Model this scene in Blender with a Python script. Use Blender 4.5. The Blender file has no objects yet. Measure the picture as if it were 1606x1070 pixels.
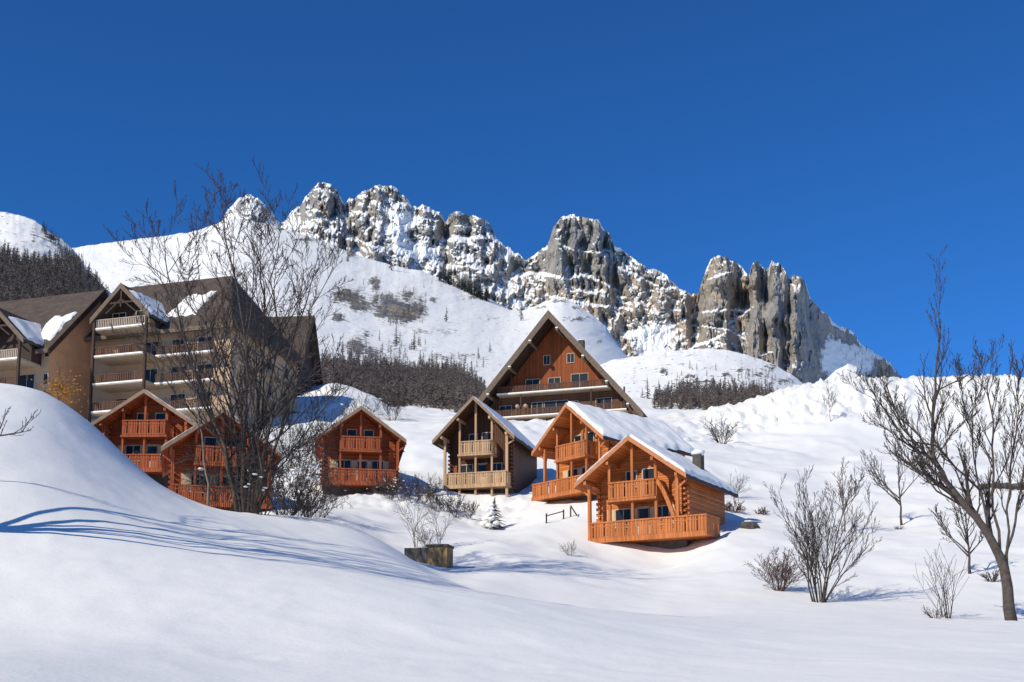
import bpy, math, random
import numpy as np
from mathutils import Vector, Matrix
R = math.radians
scene = bpy.context.scene
COL = scene.collection

# ------------------------------------------------------------------ camera model
F = 1850.0; CX = 803.0; CY = 820.0; TH = R(8.0)
cT, sT = math.cos(TH), math.sin(TH)
def at(px, py, Y):
    """photo pixel + distance along +Y (eye at the origin) -> world point"""
    u = (px-CX)/F; v = (CY-py)/F
    k = Y/(cT - v*sT)
    return Vector((u*k, Y, (sT+v*cT)*k))
def proj(P):
    x, y, z = P
    d = y*cT+z*sT
    return CX+F*x/d, CY-F*(-y*sT+z*cT)/d

cam = bpy.data.cameras.new("camera"); camo = bpy.data.objects.new("camera", cam); COL.objects.link(camo)
cam.sensor_width = 36; cam.lens = 36*F/1606; cam.clip_end = 20000; cam.clip_start = 0.1
cam.shift_y = (CY-535)/1606
camo.rotation_euler = (R(90)+TH, 0, 0)
scene.camera = camo

# ------------------------------------------------------------------ light
SAZ, SEL = R(48), R(34)        # sun: behind the camera, round to the left
S = Vector((-math.sin(SAZ)*math.cos(SEL), -math.cos(SAZ)*math.cos(SEL), math.sin(SEL)))
sun = bpy.data.lights.new("sun", 'SUN'); suno = bpy.data.objects.new("sun", sun); COL.objects.link(suno)
sun.energy = 4.25; sun.angle = R(0.5); sun.color = (1.0, 0.93, 0.765)
suno.rotation_euler = (-S).to_track_quat('-Z', 'Y').to_euler()
world = bpy.data.worlds.new("World"); scene.world = world; world.use_nodes = True
nt = world.node_tree; nt.nodes.clear()
sky = nt.nodes.new('ShaderNodeTexSky'); sky.sky_type = 'NISHITA'; sky.sun_disc = False
sky.sun_elevation = SEL; sky.sun_rotation = math.atan2(S.x, S.y)
sky.altitude = 2200; sky.air_density = 0.85; sky.dust_density = 0.0; sky.ozone_density = 5.0
bg = nt.nodes.new('ShaderNodeBackground'); bg.inputs[1].default_value = 0.092
out = nt.nodes.new('ShaderNodeOutputWorld')
mul = nt.nodes.new('ShaderNodeMix'); mul.data_type = 'RGBA'; mul.blend_type = 'MULTIPLY'; mul.inputs[0].default_value = 1; mul.inputs[7].default_value = (.36, 1.03, 1.62, 1)
nt.links.new(sky.outputs[0], mul.inputs[6]); nt.links.new(mul.outputs[2], bg.inputs[0]); nt.links.new(bg.outputs[0], out.inputs[0])
vs = scene.view_settings; vs.view_transform = 'Standard'; vs.look = 'None'; vs.gamma = 1; vs.exposure = 0

# ------------------------------------------------------------------ noise
_rs = np.random.RandomState(7); _perm = _rs.permutation(4096)
_gx = np.cos(np.arange(4096)*2.399963); _gy = np.sin(np.arange(4096)*2.399963)
def noise(x, y, seed=0):
    x = np.asarray(x, float); y = np.asarray(y, float)
    xi = np.floor(x).astype(int); yi = np.floor(y).astype(int); fx = x-xi; fy = y-yi
    u = fx*fx*fx*(fx*(fx*6-15)+10); v = fy*fy*fy*(fy*(fy*6-15)+10)
    def g(ix, iy, dx, dy):
        h = _perm[(_perm[(ix+seed*131) & 4095]+iy) & 4095]
        return _gx[h]*dx+_gy[h]*dy
    a = g(xi, yi, fx, fy); b = g(xi+1, yi, fx-1, fy); c = g(xi, yi+1, fx, fy-1); d = g(xi+1, yi+1, fx-1, fy-1)
    return 1.5*((a*(1-u)+b*u)*(1-v)+(c*(1-u)+d*u)*v)
def fbm(x, y, o=4, seed=0, gain=.5):
    s = 0; a = 1
    for k in range(o):
        s = s+a*noise(x*2**k, y*2**k, seed+k); a *= gain
    return s
def ridged(x, y, o=4, seed=0, gain=.5):
    s = 0; a = 1
    for k in range(o):
        s = s+a*(1-2*np.abs(noise(x*2**k, y*2**k, seed+k))); a *= gain
    return s/2
def sstep(a, b, x):
    t = np.clip((x-a)/(b-a), 0, 1); return t*t*(3-2*t)

# ------------------------------------------------------------------ objects, tags
def tag(o, label=None, cat=None, group=None, kind=None):
    if label: o['label'] = label
    if cat: o['category'] = cat
    if group: o['group'] = group
    if kind: o['kind'] = kind
    return o
def empty(name, loc, rz=0):
    o = bpy.data.objects.new(name, None); COL.objects.link(o)
    o.location = loc; o.rotation_euler = (0, 0, rz); o.empty_display_size = .5
    return o
class MB:
    def __init__(s): s.v = []; s.f = []
    def add(s, vs, fs):
        n = len(s.v); s.v += [tuple(p) for p in vs]; s.f += [tuple(i+n for i in f) for f in fs]
    def box(s, x0, x1, y0, y1, z0, z1):
        s.add([(x, y, z) for z in (z0, z1) for y in (y0, y1) for x in (x0, x1)],
              [(0, 2, 3, 1), (4, 5, 7, 6), (0, 1, 5, 4), (2, 6, 7, 3), (0, 4, 6, 2), (1, 3, 7, 5)]); return s
    def prism(s, poly, y0, y1):          # poly in xz, counter-clockwise seen from -y
        n = len(poly)
        s.add([(x, y0, z) for x, z in poly]+[(x, y1, z) for x, z in poly],
              [tuple(range(n)), tuple(range(2*n-1, n-1, -1))]+[((i+1) % n, i, n+i, n+(i+1) % n) for i in range(n)]); return s
    def prismx(s, poly, x0, x1):         # poly in yz
        n = len(poly)
        s.add([(x0, y, z) for y, z in poly]+[(x1, y, z) for y, z in poly],
              [tuple(range(n-1, -1, -1)), tuple(range(n, 2*n))]+[(i, (i+1) % n, n+(i+1) % n, n+i) for i in range(n)]); return s
    def bar(s, a, b, w, h=None):         # rectangular bar between two points
        a = Vector(a); b = Vector(b); h = h or w
        d = (b-a).normalized(); up = Vector((0, 0, 1)) if abs(d.z) < .95 else Vector((0, 1, 0))
        sx = d.cross(up).normalized()*w/2; sz = sx.normalized().cross(d)*h/2
        vs = [p+i*sx+j*sz for p in (a, b) for j in (-1, 1) for i in (-1, 1)]
        s.add(vs, [(0, 1, 3, 2), (4, 6, 7, 5), (0, 4, 5, 1), (2, 3, 7, 6), (0, 2, 6, 4), (1, 5, 7, 3)]); return s
    def tube(s, pts, rad, n=6):
        pts = [Vector(p) for p in pts]; N = len(pts); vs = []; fs = []
        ref = None
        for i, p in enumerate(pts):
            d = (pts[min(i+1, N-1)]-pts[max(i-1, 0)])
            if d.length < 1e-6: d = Vector((0, 0, 1))
            d.normalize()
            if ref is None: ref = Vector((1, 0, 0)) if abs(d.x) < .8 else Vector((0, 1, 0))
            a = (ref-d*ref.dot(d)).normalized(); ref = a; b = d.cross(a)
            for k in range(n):
                t = 2*math.pi*k/n; vs.append(p+(a*math.cos(t)+b*math.sin(t))*rad[i])
        for i in range(N-1):
            for k in range(n):
                fs.append((i*n+k, i*n+(k+1) % n, (i+1)*n+(k+1) % n, (i+1)*n+k))
        fs.append(tuple(range(n-1, -1, -1))); fs.append(tuple((N-1)*n+k for k in range(n)))
        s.add(vs, fs); return s
    def build(s, name, mat, parent=None, smooth=False):
        me = bpy.data.meshes.new(name); me.from_pydata(s.v, [], s.f); me.update()
        if smooth: me.polygons.foreach_set('use_smooth', [True]*len(me.polygons))
        o = bpy.data.objects.new(name, me); COL.objects.link(o); o.parent = parent
        if mat: me.materials.append(mat)
        return o
def grid_mesh(name, P, mat, attrs=None, smooth=True, flip=False):
    """P: (rows, cols, 3) array"""
    r, c, _ = P.shape
    me = bpy.data.meshes.new(name)
    me.vertices.add(r*c); me.vertices.foreach_set('co', P.reshape(-1).astype(np.float32))
    idx = np.arange(r*c).reshape(r, c)
    q = np.stack([idx[:-1, :-1], idx[:-1, 1:], idx[1:, 1:], idx[1:, :-1]], -1).reshape(-1, 4)
    if flip: q = q[:, ::-1]
    n = len(q)
    me.loops.add(n*4); me.loops.foreach_set('vertex_index', q.reshape(-1).astype(np.int32))
    me.polygons.add(n); me.polygons.foreach_set('loop_start', (np.arange(n)*4).astype(np.int32))
    me.polygons.foreach_set('use_smooth', np.full(n, smooth))
    me.update(calc_edges=True)
    for k, a in (attrs or {}).items():
        at_ = me.attributes.new(k, 'FLOAT', 'POINT'); at_.data.foreach_set('value', a.reshape(-1).astype(np.float32))
    me.materials.append(mat)
    o = bpy.data.objects.new(name, me); COL.objects.link(o)
    return o

# ------------------------------------------------------------------ materials
def newmat(name):
    m = bpy.data.materials.new(name); m.use_nodes = True
    nt = m.node_tree; b = nt.nodes['Principled BSDF']
    b.inputs['Specular IOR Level'].default_value = .25
    return m, nt, b
def N(nt, t, **kw):
    n = nt.nodes.new(t)
    for k, v in kw.items():
        if k in n.inputs: n.inputs[k].default_value = v
        else: setattr(n, k, v)
    return n
def ramp(nt, fac, stops):
    n = nt.nodes.new('ShaderNodeValToRGB'); e = n.color_ramp.elements
    while len(e) < len(stops): e.new(.5)
    for i, (p, c) in enumerate(stops):
        e[i].position = p; e[i].color = tuple(c)+(1,) if len(c) == 3 else c
    nt.links.new(fac, n.inputs[0]); return n
def mixc(nt, fac, a, b):
    n = nt.nodes.new('ShaderNodeMix'); n.data_type = 'RGBA'
    if isinstance(fac, float): n.inputs[0].default_value = fac
    else: nt.links.new(fac, n.inputs[0])
    for i, c in ((6, a), (7, b)):
        if isinstance(c, tuple): n.inputs[i].default_value = c+(1,) if len(c) == 3 else c
        else: nt.links.new(c, n.inputs[i])
    return n.outputs[2]
def math_(nt, op, a, b=0.0, c=None, clamp=False):
    n = nt.nodes.new('ShaderNodeMath'); n.operation = op; n.use_clamp = clamp
    for i, q in enumerate((a, b, c)):
        if q is None: continue
        if isinstance(q, (int, float)): n.inputs[i].default_value = q
        else: nt.links.new(q, n.inputs[i])
    return n.outputs[0]
def bump(nt, b, h, strength, dist):
    n = N(nt, 'ShaderNodeBump', Strength=strength, Distance=dist)
    nt.links.new(h, n.inputs['Height']); nt.links.new(n.outputs[0], b.inputs['Normal']); return n
SNOW = (.86, .85, .82)

def mat_snow(name, scale=1.0, bmp=.25, dist=.12):
    m, nt, b = newmat(name)
    tc = N(nt, 'ShaderNodeNewGeometry')
    n1 = N(nt, 'ShaderNodeTexNoise', Scale=.9*scale, Detail=5.0, Roughness=.55); nt.links.new(tc.outputs['Position'], n1.inputs['Vector'])
    n2 = N(nt, 'ShaderNodeTexNoise', Scale=14*scale, Detail=3.0, Roughness=.6); nt.links.new(tc.outputs['Position'], n2.inputs['Vector'])
    h = math_(nt, 'ADD', n1.outputs[0], math_(nt, 'MULTIPLY', n2.outputs[0], .2))
    b.inputs['Base Color'].default_value = SNOW+(1,)
    b.inputs['Roughness'].default_value = .75
    bump(nt, b, h, bmp, dist)
    return m
M_SNOW = mat_snow('snow'); M_ROOFSNOW = mat_snow('roof_snow', 2.0, .3, .06)

def mat_rocksnow(name, sc, tan=(.42, .37, .315), grey=(.315, .305, .29), namp=.85):
    m, nt, b = newmat(name)
    g = N(nt, 'ShaderNodeNewGeometry')
    a = N(nt, 'ShaderNodeAttribute', attribute_name='snow')
    mp = N(nt, 'ShaderNodeMapping'); mp.inputs['Scale'].default_value = (1, 1, .35)
    nt.links.new(g.outputs['Position'], mp.inputs[0])
    n1 = N(nt, 'ShaderNodeTexNoise', Scale=.030*sc, Detail=9.0, Roughness=.65); nt.links.new(mp.outputs[0], n1.inputs[0])
    n2 = N(nt, 'ShaderNodeTexNoise', Scale=.14*sc, Detail=6.0, Roughness=.7); nt.links.new(mp.outputs[0], n2.inputs[0])
    n3 = N(nt, 'ShaderNodeTexNoise', Scale=.10*sc, Detail=7.0, Roughness=.72); nt.links.new(g.outputs['Position'], n3.inputs[0])
    n4 = N(nt, 'ShaderNodeTexNoise', Scale=.006*sc, Detail=3.0); nt.links.new(g.outputs['Position'], n4.inputs[0])
    r1 = ramp(nt, n1.outputs[0], [(.30, (grey[0]*.62, grey[1]*.63, grey[2]*.65)), (.48, grey), (.60, tan), (.76, (tan[0]*1.25, tan[1]*1.25, tan[2]*1.25))])
    r4 = ramp(nt, n4.outputs[0], [(.40, (.85, .88, .92)), (.62, (1.15, 1.02, .88))])
    mm = nt.nodes.new('ShaderNodeMix'); mm.data_type = 'RGBA'; mm.blend_type = 'MULTIPLY'; mm.inputs[0].default_value = 1
    nt.links.new(r1.outputs[0], mm.inputs[6]); nt.links.new(r4.outputs[0], mm.inputs[7])
    f = math_(nt, 'ADD', a.outputs['Fac'], math_(nt, 'MULTIPLY', math_(nt, 'SUBTRACT', n3.outputs[0], .5), namp))
    f = math_(nt, 'MULTIPLY', math_(nt, 'SUBTRACT', f, .42), 7.0, clamp=True)
    nt.links.new(mixc(nt, f, mm.outputs[2], SNOW), b.inputs['Base Color'])
    b.inputs['Roughness'].default_value = .85
    h = math_(nt, 'ADD', n1.outputs[0], math_(nt, 'MULTIPLY', n2.outputs[0], .6))
    h = math_(nt, 'MULTIPLY', h, math_(nt, 'SUBTRACT', 1.0, math_(nt, 'MULTIPLY', f, .93)))
    bump(nt, b, h, 1.0, 4.5/sc)
    return m
M_ROCK = mat_rocksnow('mountain_rock', 1.0)
M_SLOPE = mat_rocksnow('slope_rock', 2.2, (.30, .275, .25), (.17, .165, .16), 2.3)

def mat_wood(name, col, vertical=False, pitch=.14, var=.35, weather=.0):
    m, nt, b = newmat(name)
    tc = N(nt, 'ShaderNodeTexCoord')
    sp = N(nt, 'ShaderNodeSeparateXYZ'); nt.links.new(tc.outputs['Object'], sp.inputs[0])
    if vertical: ax = math_(nt, 'ADD', sp.outputs[0], sp.outputs[1])
    else: ax = sp.outputs[2]
    q = math_(nt, 'DIVIDE', ax, pitch); fr = math_(nt, 'FRACT', q); fl = math_(nt, 'FLOOR', q)
    wn = N(nt, 'ShaderNodeTexWhiteNoise', noise_dimensions='1D'); nt.links.new(fl, wn.inputs['W'])
    mp = N(nt, 'ShaderNodeMapping'); mp.inputs['Scale'].default_value = (9, 9, .8) if vertical else (.8, .8, 9)
    nt.links.new(tc.outputs['Object'], mp.inputs[0])
    n1 = N(nt, 'ShaderNodeTexNoise', Scale=2.5, Detail=6.0, Roughness=.65); nt.links.new(mp.outputs[0], n1.inputs[0])
    n2 = N(nt, 'ShaderNodeTexNoise', Scale=.7, Detail=4.0); nt.links.new(tc.outputs['Object'], n2.inputs[0])
    k = math_(nt, 'ADD', math_(nt, 'MULTIPLY', wn.outputs[0], .35), math_(nt, 'ADD', math_(nt, 'MULTIPLY', n1.outputs[0], .35), math_(nt, 'MULTIPLY', n2.outputs[0], .5)))
    lo = tuple(c*(1-var) for c in col); hi = tuple(min(1, c*(1+var)) for c in col)
    r = ramp(nt, k, [(.30, lo), (.60, col), (.88, hi)])
    edge = math_(nt, 'LESS_THAN', fr, .11)
    c = mixc(nt, math_(nt, 'MULTIPLY', edge, .6), r.outputs[0], tuple(x*.25 for x in col))
    nt.links.new(c, b.inputs['Base Color']); b.inputs['Roughness'].default_value = .6
    prof = math_(nt, 'SINE', math_(nt, 'MULTIPLY', fr, math.pi))
    bump(nt, b, math_(nt, 'ADD', prof, math_(nt, 'MULTIPLY', n1.outputs[0], .3)), .6, pitch*.25)
    return m
def mat_plain(name, col, rough=.7, sc=3.0, var=.25, metal=0, bmp=.2, bd=.02):
    m, nt, b = newmat(name)
    tc = N(nt, 'ShaderNodeTexCoord')
    n1 = N(nt, 'ShaderNodeTexNoise', Scale=sc, Detail=6.0, Roughness=.65); nt.links.new(tc.outputs['Object'], n1.inputs[0])
    r = ramp(nt, n1.outputs[0], [(.3, tuple(c*(1-var) for c in col)), (.7, tuple(min(1, c*(1+var)) for c in col))])
    nt.links.new(r.outputs[0], b.inputs['Base Color']); b.inputs['Roughness'].default_value = rough
    b.inputs['Metallic'].default_value = metal
    bump(nt, b, n1.outputs[0], bmp, bd)
    return m
M = dict(
    orangeb=mat_plain('orange_barge', (.46, .18, .08), .7, 3, .2), brownb=mat_plain('brown_barge', (.10, .06, .04), .8, 3, .3),
    orange=mat_wood('orange_wood', (.50, .15, .036), var=.5), orange2=mat_wood('orange_trim', (.50, .16, .045), True, .11),
    red=mat_wood('red_wood', (.34, .08, .024)), red2=mat_wood('red_trim', (.36, .085, .028), True, .11),
    brown=mat_wood('brown_wood', (.09, .036, .018), True, .16), pale=mat_wood('pale_trim', (.52, .33, .185), True, .11),
    redbrown=mat_wood('redbrown_wood', (.27, .085, .033)),
    gable=mat_wood('gable_boards', (.25, .062, .015), True, .2), dkwood=mat_wood('dark_timber', (.055, .032, .022), True, .2),
    balc=mat_wood('balcony_boards', (.13, .06, .033), True, .16), greywood=mat_plain('grey_timber', (.15, .11, .08), .8, 3, .3),
    barge=mat_plain('pale_barge', (.27, .18, .12), .8, 3, .2),
    roof=mat_plain('roof_shingle', (.088, .066, .052), .85, 1.2, .3, bmp=.4, bd=.05),
    roofdk=mat_plain('roof_sheet_dark', (.06, .055, .055), .8, 2),
    stucco=mat_plain('cream_stucco', (.47, .335, .22), .9, .6, .12), ochre=mat_plain('ochre_stucco', (.62, .32, .16), .9, .35, .14),
    concrete=mat_plain('concrete', (.42, .38, .33), .9, 1.5, .2), slab=mat_plain('pale_concrete', (.42, .34, .26), .9, 2, .15),
    cream=mat_plain('cream_panel', (.62, .45, .26), .7, 2, .12), frame=mat_plain('pale_frame', (.5, .42, .33), .6),
    bark=mat_plain('bark', (.085, .068, .058), .9, 9, .45, bmp=.6, bd=.02), barkl=mat_plain('pale_bark', (.22, .18, .15), .9, 9, .4),
    twig=mat_plain('twig_bark', (.075, .057, .048), .9, 6, .3), twigred=mat_plain('red_twigs', (.13, .075, .06), .9, 6, .3),
    larch=mat_plain('larch', (.15, .12, .105), .95, .6, .5), conifer=mat_plain('conifer', (.035, .042, .035), .9, 2, .4),
    stone=mat_plain('stone_wall', (.32, .20, .09), .9, 2.0, .5, bmp=.7, bd=.1), darkstone=mat_plain('dark_stone', (.09, .08, .07), .9, 3, .4),
    leaf=mat_plain('dry_leaves', (.42, .19, .03), .8, 3, .3), metal=mat_plain('galvanised', (.35, .35, .36), .5, 3, .1, .5),
)
mg, ntg, bgl = newmat('window_glass'); bgl.inputs['Base Color'].default_value = (.012, .015, .018, 1); bgl.inputs['Roughness'].default_value = .3; bgl.inputs['Specular IOR Level'].default_value = .3
M['glass'] = mg

# ------------------------------------------------------------------ near ground (thin-plate surface through surveyed points)
rows = {
 14: [(-500, 990), (0, 1005), (400, 1025), (803, 1045), (1200, 1055), (1606, 1055), (2100, 1055)],
 22: [(-500, 850), (0, 868), (200, 880), (400, 900), (600, 922), (755, 943), (1000, 985), (1300, 1002), (1606, 1008), (2100, 1010)],
 30: [(-500, 640), (0, 712), (100, 745), (200, 790), (300, 830), (400, 852), (500, 872), (600, 897), (700, 920), (755, 929), (860, 945), (1000, 962), (1300, 984), (1606, 990), (2100, 990)],
 35: [(0, 645), (130, 705), (240, 770), (350, 815), (500, 850), (600, 875), (700, 910), (760, 934), (1000, 966), (1300, 972), (1606, 977), (2100, 975)],
 40: [(-500, 540), (0, 605), (60, 616), (130, 659), (180, 703), (240, 755), (300, 790), (400, 815), (500, 834), (600, 862), (700, 915), (755, 940), (900, 962), (1000, 966), (1290, 960), (1450, 966), (1606, 972), (2100, 970)],
 45: [(-500, 550), (0, 612), (130, 666), (240, 757), (300, 786), (350, 799), (440, 809), (500, 816), (560, 830), (620, 862), (700, 912), (755, 914), (900, 932), (1100, 942), (1290, 944), (1450, 945), (1606, 945), (2100, 940)],
 54: [(-500, 620), (0, 690), (130, 740), (240, 790), (300, 812), (350, 822), (440, 820), (500, 830), (560, 842), (620, 872), (690, 884), (755, 885), (900, 898), (1100, 902), (1290, 898), (1450, 892), (1606, 885), (2100, 880)],
 64: [(-500, 680), (0, 740), (130, 770), (240, 800), (350, 818), (440, 804), (520, 812), (620, 838), (755, 848), (860, 858), (930, 872), (1000, 884), (1060, 882), (1120, 850), (1200, 842), (1330, 850), (1450, 850), (1606, 842), (2100, 840)],
 75: [(-500, 700), (0, 735), (200, 768), (440, 790), (600, 802), (700, 818), (780, 832), (860, 815), (930, 800), (1000, 800), (1150, 812), (1300, 815), (1415, 820), (1606, 800), (2100, 800)],
 88: [(-500, 690), (0, 720), (200, 740), (330, 765), (440, 768), (565, 765), (650, 772), (740, 788), (850, 774), (950, 760), (1100, 768), (1200, 775), (1400, 775), (1606, 770), (2100, 765)],
 110: [(-500, 680), (0, 690), (200, 690), (440, 722), (640, 705), (850, 705), (1000, 706), (1200, 728), (1400, 733), (1606, 733), (2100, 730)],
 135: [(-500, 660), (0, 662), (200, 655), (400, 655), (480, 650), (560, 655), (640, 662), (700, 662), (850, 668), (960, 680), (1100, 690), (1200, 694), (1400, 694), (1606, 690), (2100, 690)],
 150: [(-500, 640), (0, 642), (300, 640), (450, 630), (515, 607), (580, 622), (640, 655), (700, 658), (780, 664), (850, 666), (1000, 662), (1060, 668), (1120, 672), (1180, 668), (1240, 655), (1310, 640), (1400, 636), (1500, 636), (1606, 634), (2100, 634)],
 160: [(-500, 640), (0, 640), (300, 640), (450, 625), (515, 602), (580, 622), (640, 657), (700, 657), (780, 664), (850, 666), (1000, 660), (1060, 660), (1120, 655), (1180, 640), (1240, 622), (1310, 607), (1400, 604), (1500, 607), (1606, 603), (2100, 600)],
 200: [(-500, 640), (0, 640), (300, 645), (500, 625), (600, 650), (700, 655), (800, 665), (1000, 660), (1120, 658), (1240, 645), (1400, 640), (1606, 640), (2100, 640)],
 300: [(-500, 640), (0, 640), (300, 640), (500, 625), (600, 625), (700, 625), (800, 625), (1000, 625), (1120, 630), (1240, 630), (1400, 640), (1606, 640), (2100, 640)],
}
OFF = 12.0; AU = 2.2
C = []; G = []
for Y, L in rows.items():
    for px, py in L:
        p = at(px, py, Y); C.append((AU*p.x/(Y+OFF), math.log(Y+OFF))); G.append(p.z/(Y+OFF))
for Y, Z in ((-9, -1.75), (-4, -1.7), (0, -1.65), (3, -1.5), (8, -.35)):
    for s in (-.75, -.45, -.2, 0, .2, .45, .75):
        z = Z+(max(0, -s-.1)*(Y+4)*.35 if Y > 0 else 0)
        C.append((AU*s, math.log(Y+OFF))); G.append(z/(Y+OFF))
C = np.array(C); G = np.array(G)
def _phi(r2): return .5*r2*np.log(r2+1e-12)
_n = len(C); d2 = ((C[:, None]-C[None])**2).sum(-1)
A = np.zeros((_n+3, _n+3)); A[:_n, :_n] = _phi(d2)+np.eye(_n)*2e-4
A[:_n, _n] = 1; A[:_n, _n+1:] = C; A[_n, :_n] = 1; A[_n+1:, :_n] = C.T
_w = np.linalg.solve(A, np.concatenate([G, np.zeros(3)]))
def ground(X, Y, detail=True):
    X = np.atleast_1d(np.asarray(X, float)); Y = np.atleast_1d(np.asarray(Y, float))
    a = AU*X/(Y+OFF); b = np.log(Y+OFF); s = np.full(X.shape, _w[_n])+_w[_n+1]*a+_w[_n+2]*b
    for i in range(_n):
        s = s+_w[i]*_phi((a-C[i, 0])**2+(b-C[i, 1])**2)
    z = s*(Y+OFF)
    if detail:
        far = sstep(42, 62, Y)
        z = z+(.022*ridged((X+.5*Y)/1.6, (Y-.4*X)/5, 3, 14)+.010*fbm(X/.35, Y/.5, 3, 15)*np.maximum(0, fbm(X/3, Y/3, 2, 16)+.2))*sstep(7, 12, Y)
        z = z+.05*fbm(X/4, Y/4, 3, 3)*(1+2.5*far)*sstep(10, 16, Y)+.5*far*fbm(X/15, Y/15, 3, 11)*sstep(50, 90, Y)
        z = z+.25*far*np.maximum(0, noise(X/5, Y/5, 5))**1.0*sstep(70, 84, Y)
        # ploughed, lumpy bank across the top of the field
        a2 = X/(Y+1e-3)
        bank = sstep(140, 149, Y)*(1-sstep(172, 200, Y))*sstep(.13, .22, a2)
        z = z+bank*(.55*ridged(X/4, Y/9, 3, 21)+.65*fbm(X/1.2, Y/2.5, 3, 31)+.35*fbm(X/.6, Y/.7, 2, 8))
        lump = sstep(118, 128, Y)*(1-sstep(170, 190, Y))*(1-sstep(.17, .24, a2))*sstep(-.03, .05, a2)
        z = z+lump*(.9*np.maximum(0, fbm(X/4, Y/4, 3, 41))+.3*fbm(X/1.2, Y/1.2, 3, 42))
        # snow-laden scrub band in front of the middle huts
        sc = sstep(76, 80, Y)*(1-sstep(86, 90, Y))*sstep(-.16, -.12, a2)*(1-sstep(0.0, .04, a2))
        z = z+sc*(.5*np.maximum(0, fbm(X/1.5, Y/1.5, 3, 51))+.12*fbm(X/.4, Y/.4, 2, 52))
    return z
def gz(x, y): return float(ground(x, y)[0])
def on(px, Y, dz=0):
    """ground point under photo column px at distance Y"""
    x = at(px, 850, Y).x; 
    for _ in range(3):
        z = gz(x, Y); k = (Y*cT+z*sT); x = (px-CX)/F*k
    return Vector((x, Y, z+dz))
nr, nc = 640, 620
bb = np.linspace(math.log(OFF-8), math.log(300+OFF), nr); uu = np.linspace(-.72, .72, nc)
Yg = (np.exp(bb)-OFF)[:, None]+0*uu[None]; Xg = uu[None]*(Yg+OFF)
Zg = ground(Xg.ravel(), Yg.ravel()).reshape(Xg.shape)
P = np.stack([Xg, Yg, Zg], -1)
tag(grid_mesh('snow_ground', P, M_SNOW), kind='structure')
base = MB(); base.add([(-6000, -3000, -6), (6000, -3000, -6), (6000, 6000, -6), (-6000, 6000, -6)], [(0, 1, 2, 3)])
tag(base.build('valley_floor', M_SNOW), kind='structure')

# ------------------------------------------------------------------ mountains
def curve(pts, x):
    p = np.array(pts, float); return np.interp(x, p[:, 0], p[:, 1])
def atv(px, py, Y):
    u = (px-CX)/F; v = (CY-py)/F; k = Y/(cT-v*sT)
    return np.stack([u*k, Y+0*k, (sT+v*cT)*k], -1)
def blobs(px, py, L):
    m = np.zeros_like(px)
    for bx, by, rx, ry, a in L:
        d = ((px-bx)/rx)**2+((py-by)/ry)**2
        t = np.exp(-d*1.3)*a
        m = np.where(np.abs(t) > np.abs(m), t, m) if False else m+t
    return m
def normals(P):
    du = np.gradient(P, axis=1); dv = np.gradient(P, axis=0)
    n = np.cross(du, dv); n /= np.linalg.norm(n, axis=-1, keepdims=True)+1e-9
    return n
SKY = [(330, 362), (345, 350), (358, 330), (372, 312), (388, 305), (404, 310), (418, 322), (428, 335), (440, 350), (450, 345), (458, 330), (472, 322), (480, 308), (490, 295), (500, 288), (510, 286), (520, 291), (530, 299), (536, 314), (541, 320), (548, 309), (556, 312), (563, 304), (575, 299), (588, 292), (605, 290), (620, 293), (628, 302), (640, 311), (645, 322), (655, 327), (662, 320), (672, 325), (685, 332), (693, 337), (699, 349), (705, 337), (720, 331), (735, 338), (745, 340), (758, 341), (768, 352), (778, 372), (790, 384), (800, 389), (808, 398), (816, 399), (824, 410), (838, 401), (848, 392), (856, 388), (862, 374), (868, 356), (880, 341), (895, 336), (912, 340), (925, 342), (940, 346), (947, 360), (957, 368), (962, 384), (980, 395), (1000, 409), (1015, 421), (1030, 424), (1045, 432), (1058, 446), (1072, 457), (1085, 461), (1095, 460), (1102, 441), (1108, 420), (1115, 406), (1128, 400), (1145, 407), (1160, 415), (1168, 426), (1174, 432), (1180, 413), (1188, 409), (1195, 419), (1202, 423), (1210, 410), (1222, 413), (1232, 425), (1238, 437), (1246, 431), (1256, 434), (1265, 448), (1270, 465), (1280, 480), (1295, 492), (1310, 508), (1340, 522), (1350, 540), (1370, 553), (1390, 563), (1405, 580), (1415, 592), (1432, 606), (1450, 620)]
BASE = [(330, 400), (420, 400), (520, 440), (700, 500), (800, 540), (900, 590), (1000, 610), (1100, 610), (1200, 640), (1330, 650), (1450, 660)]
nc, nv = 1500, 460
px = np.linspace(332, 1448, nc)[None]; v = np.linspace(0, 1, nv)[:, None]
sky_y = curve(SKY, px)+2.2*fbm(px/9, px*0+3.3, 4, 61, .6)
base_y = curve(BASE, px)
py = base_y+(sky_y-base_y)*v
pxx = px+0*py
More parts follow.
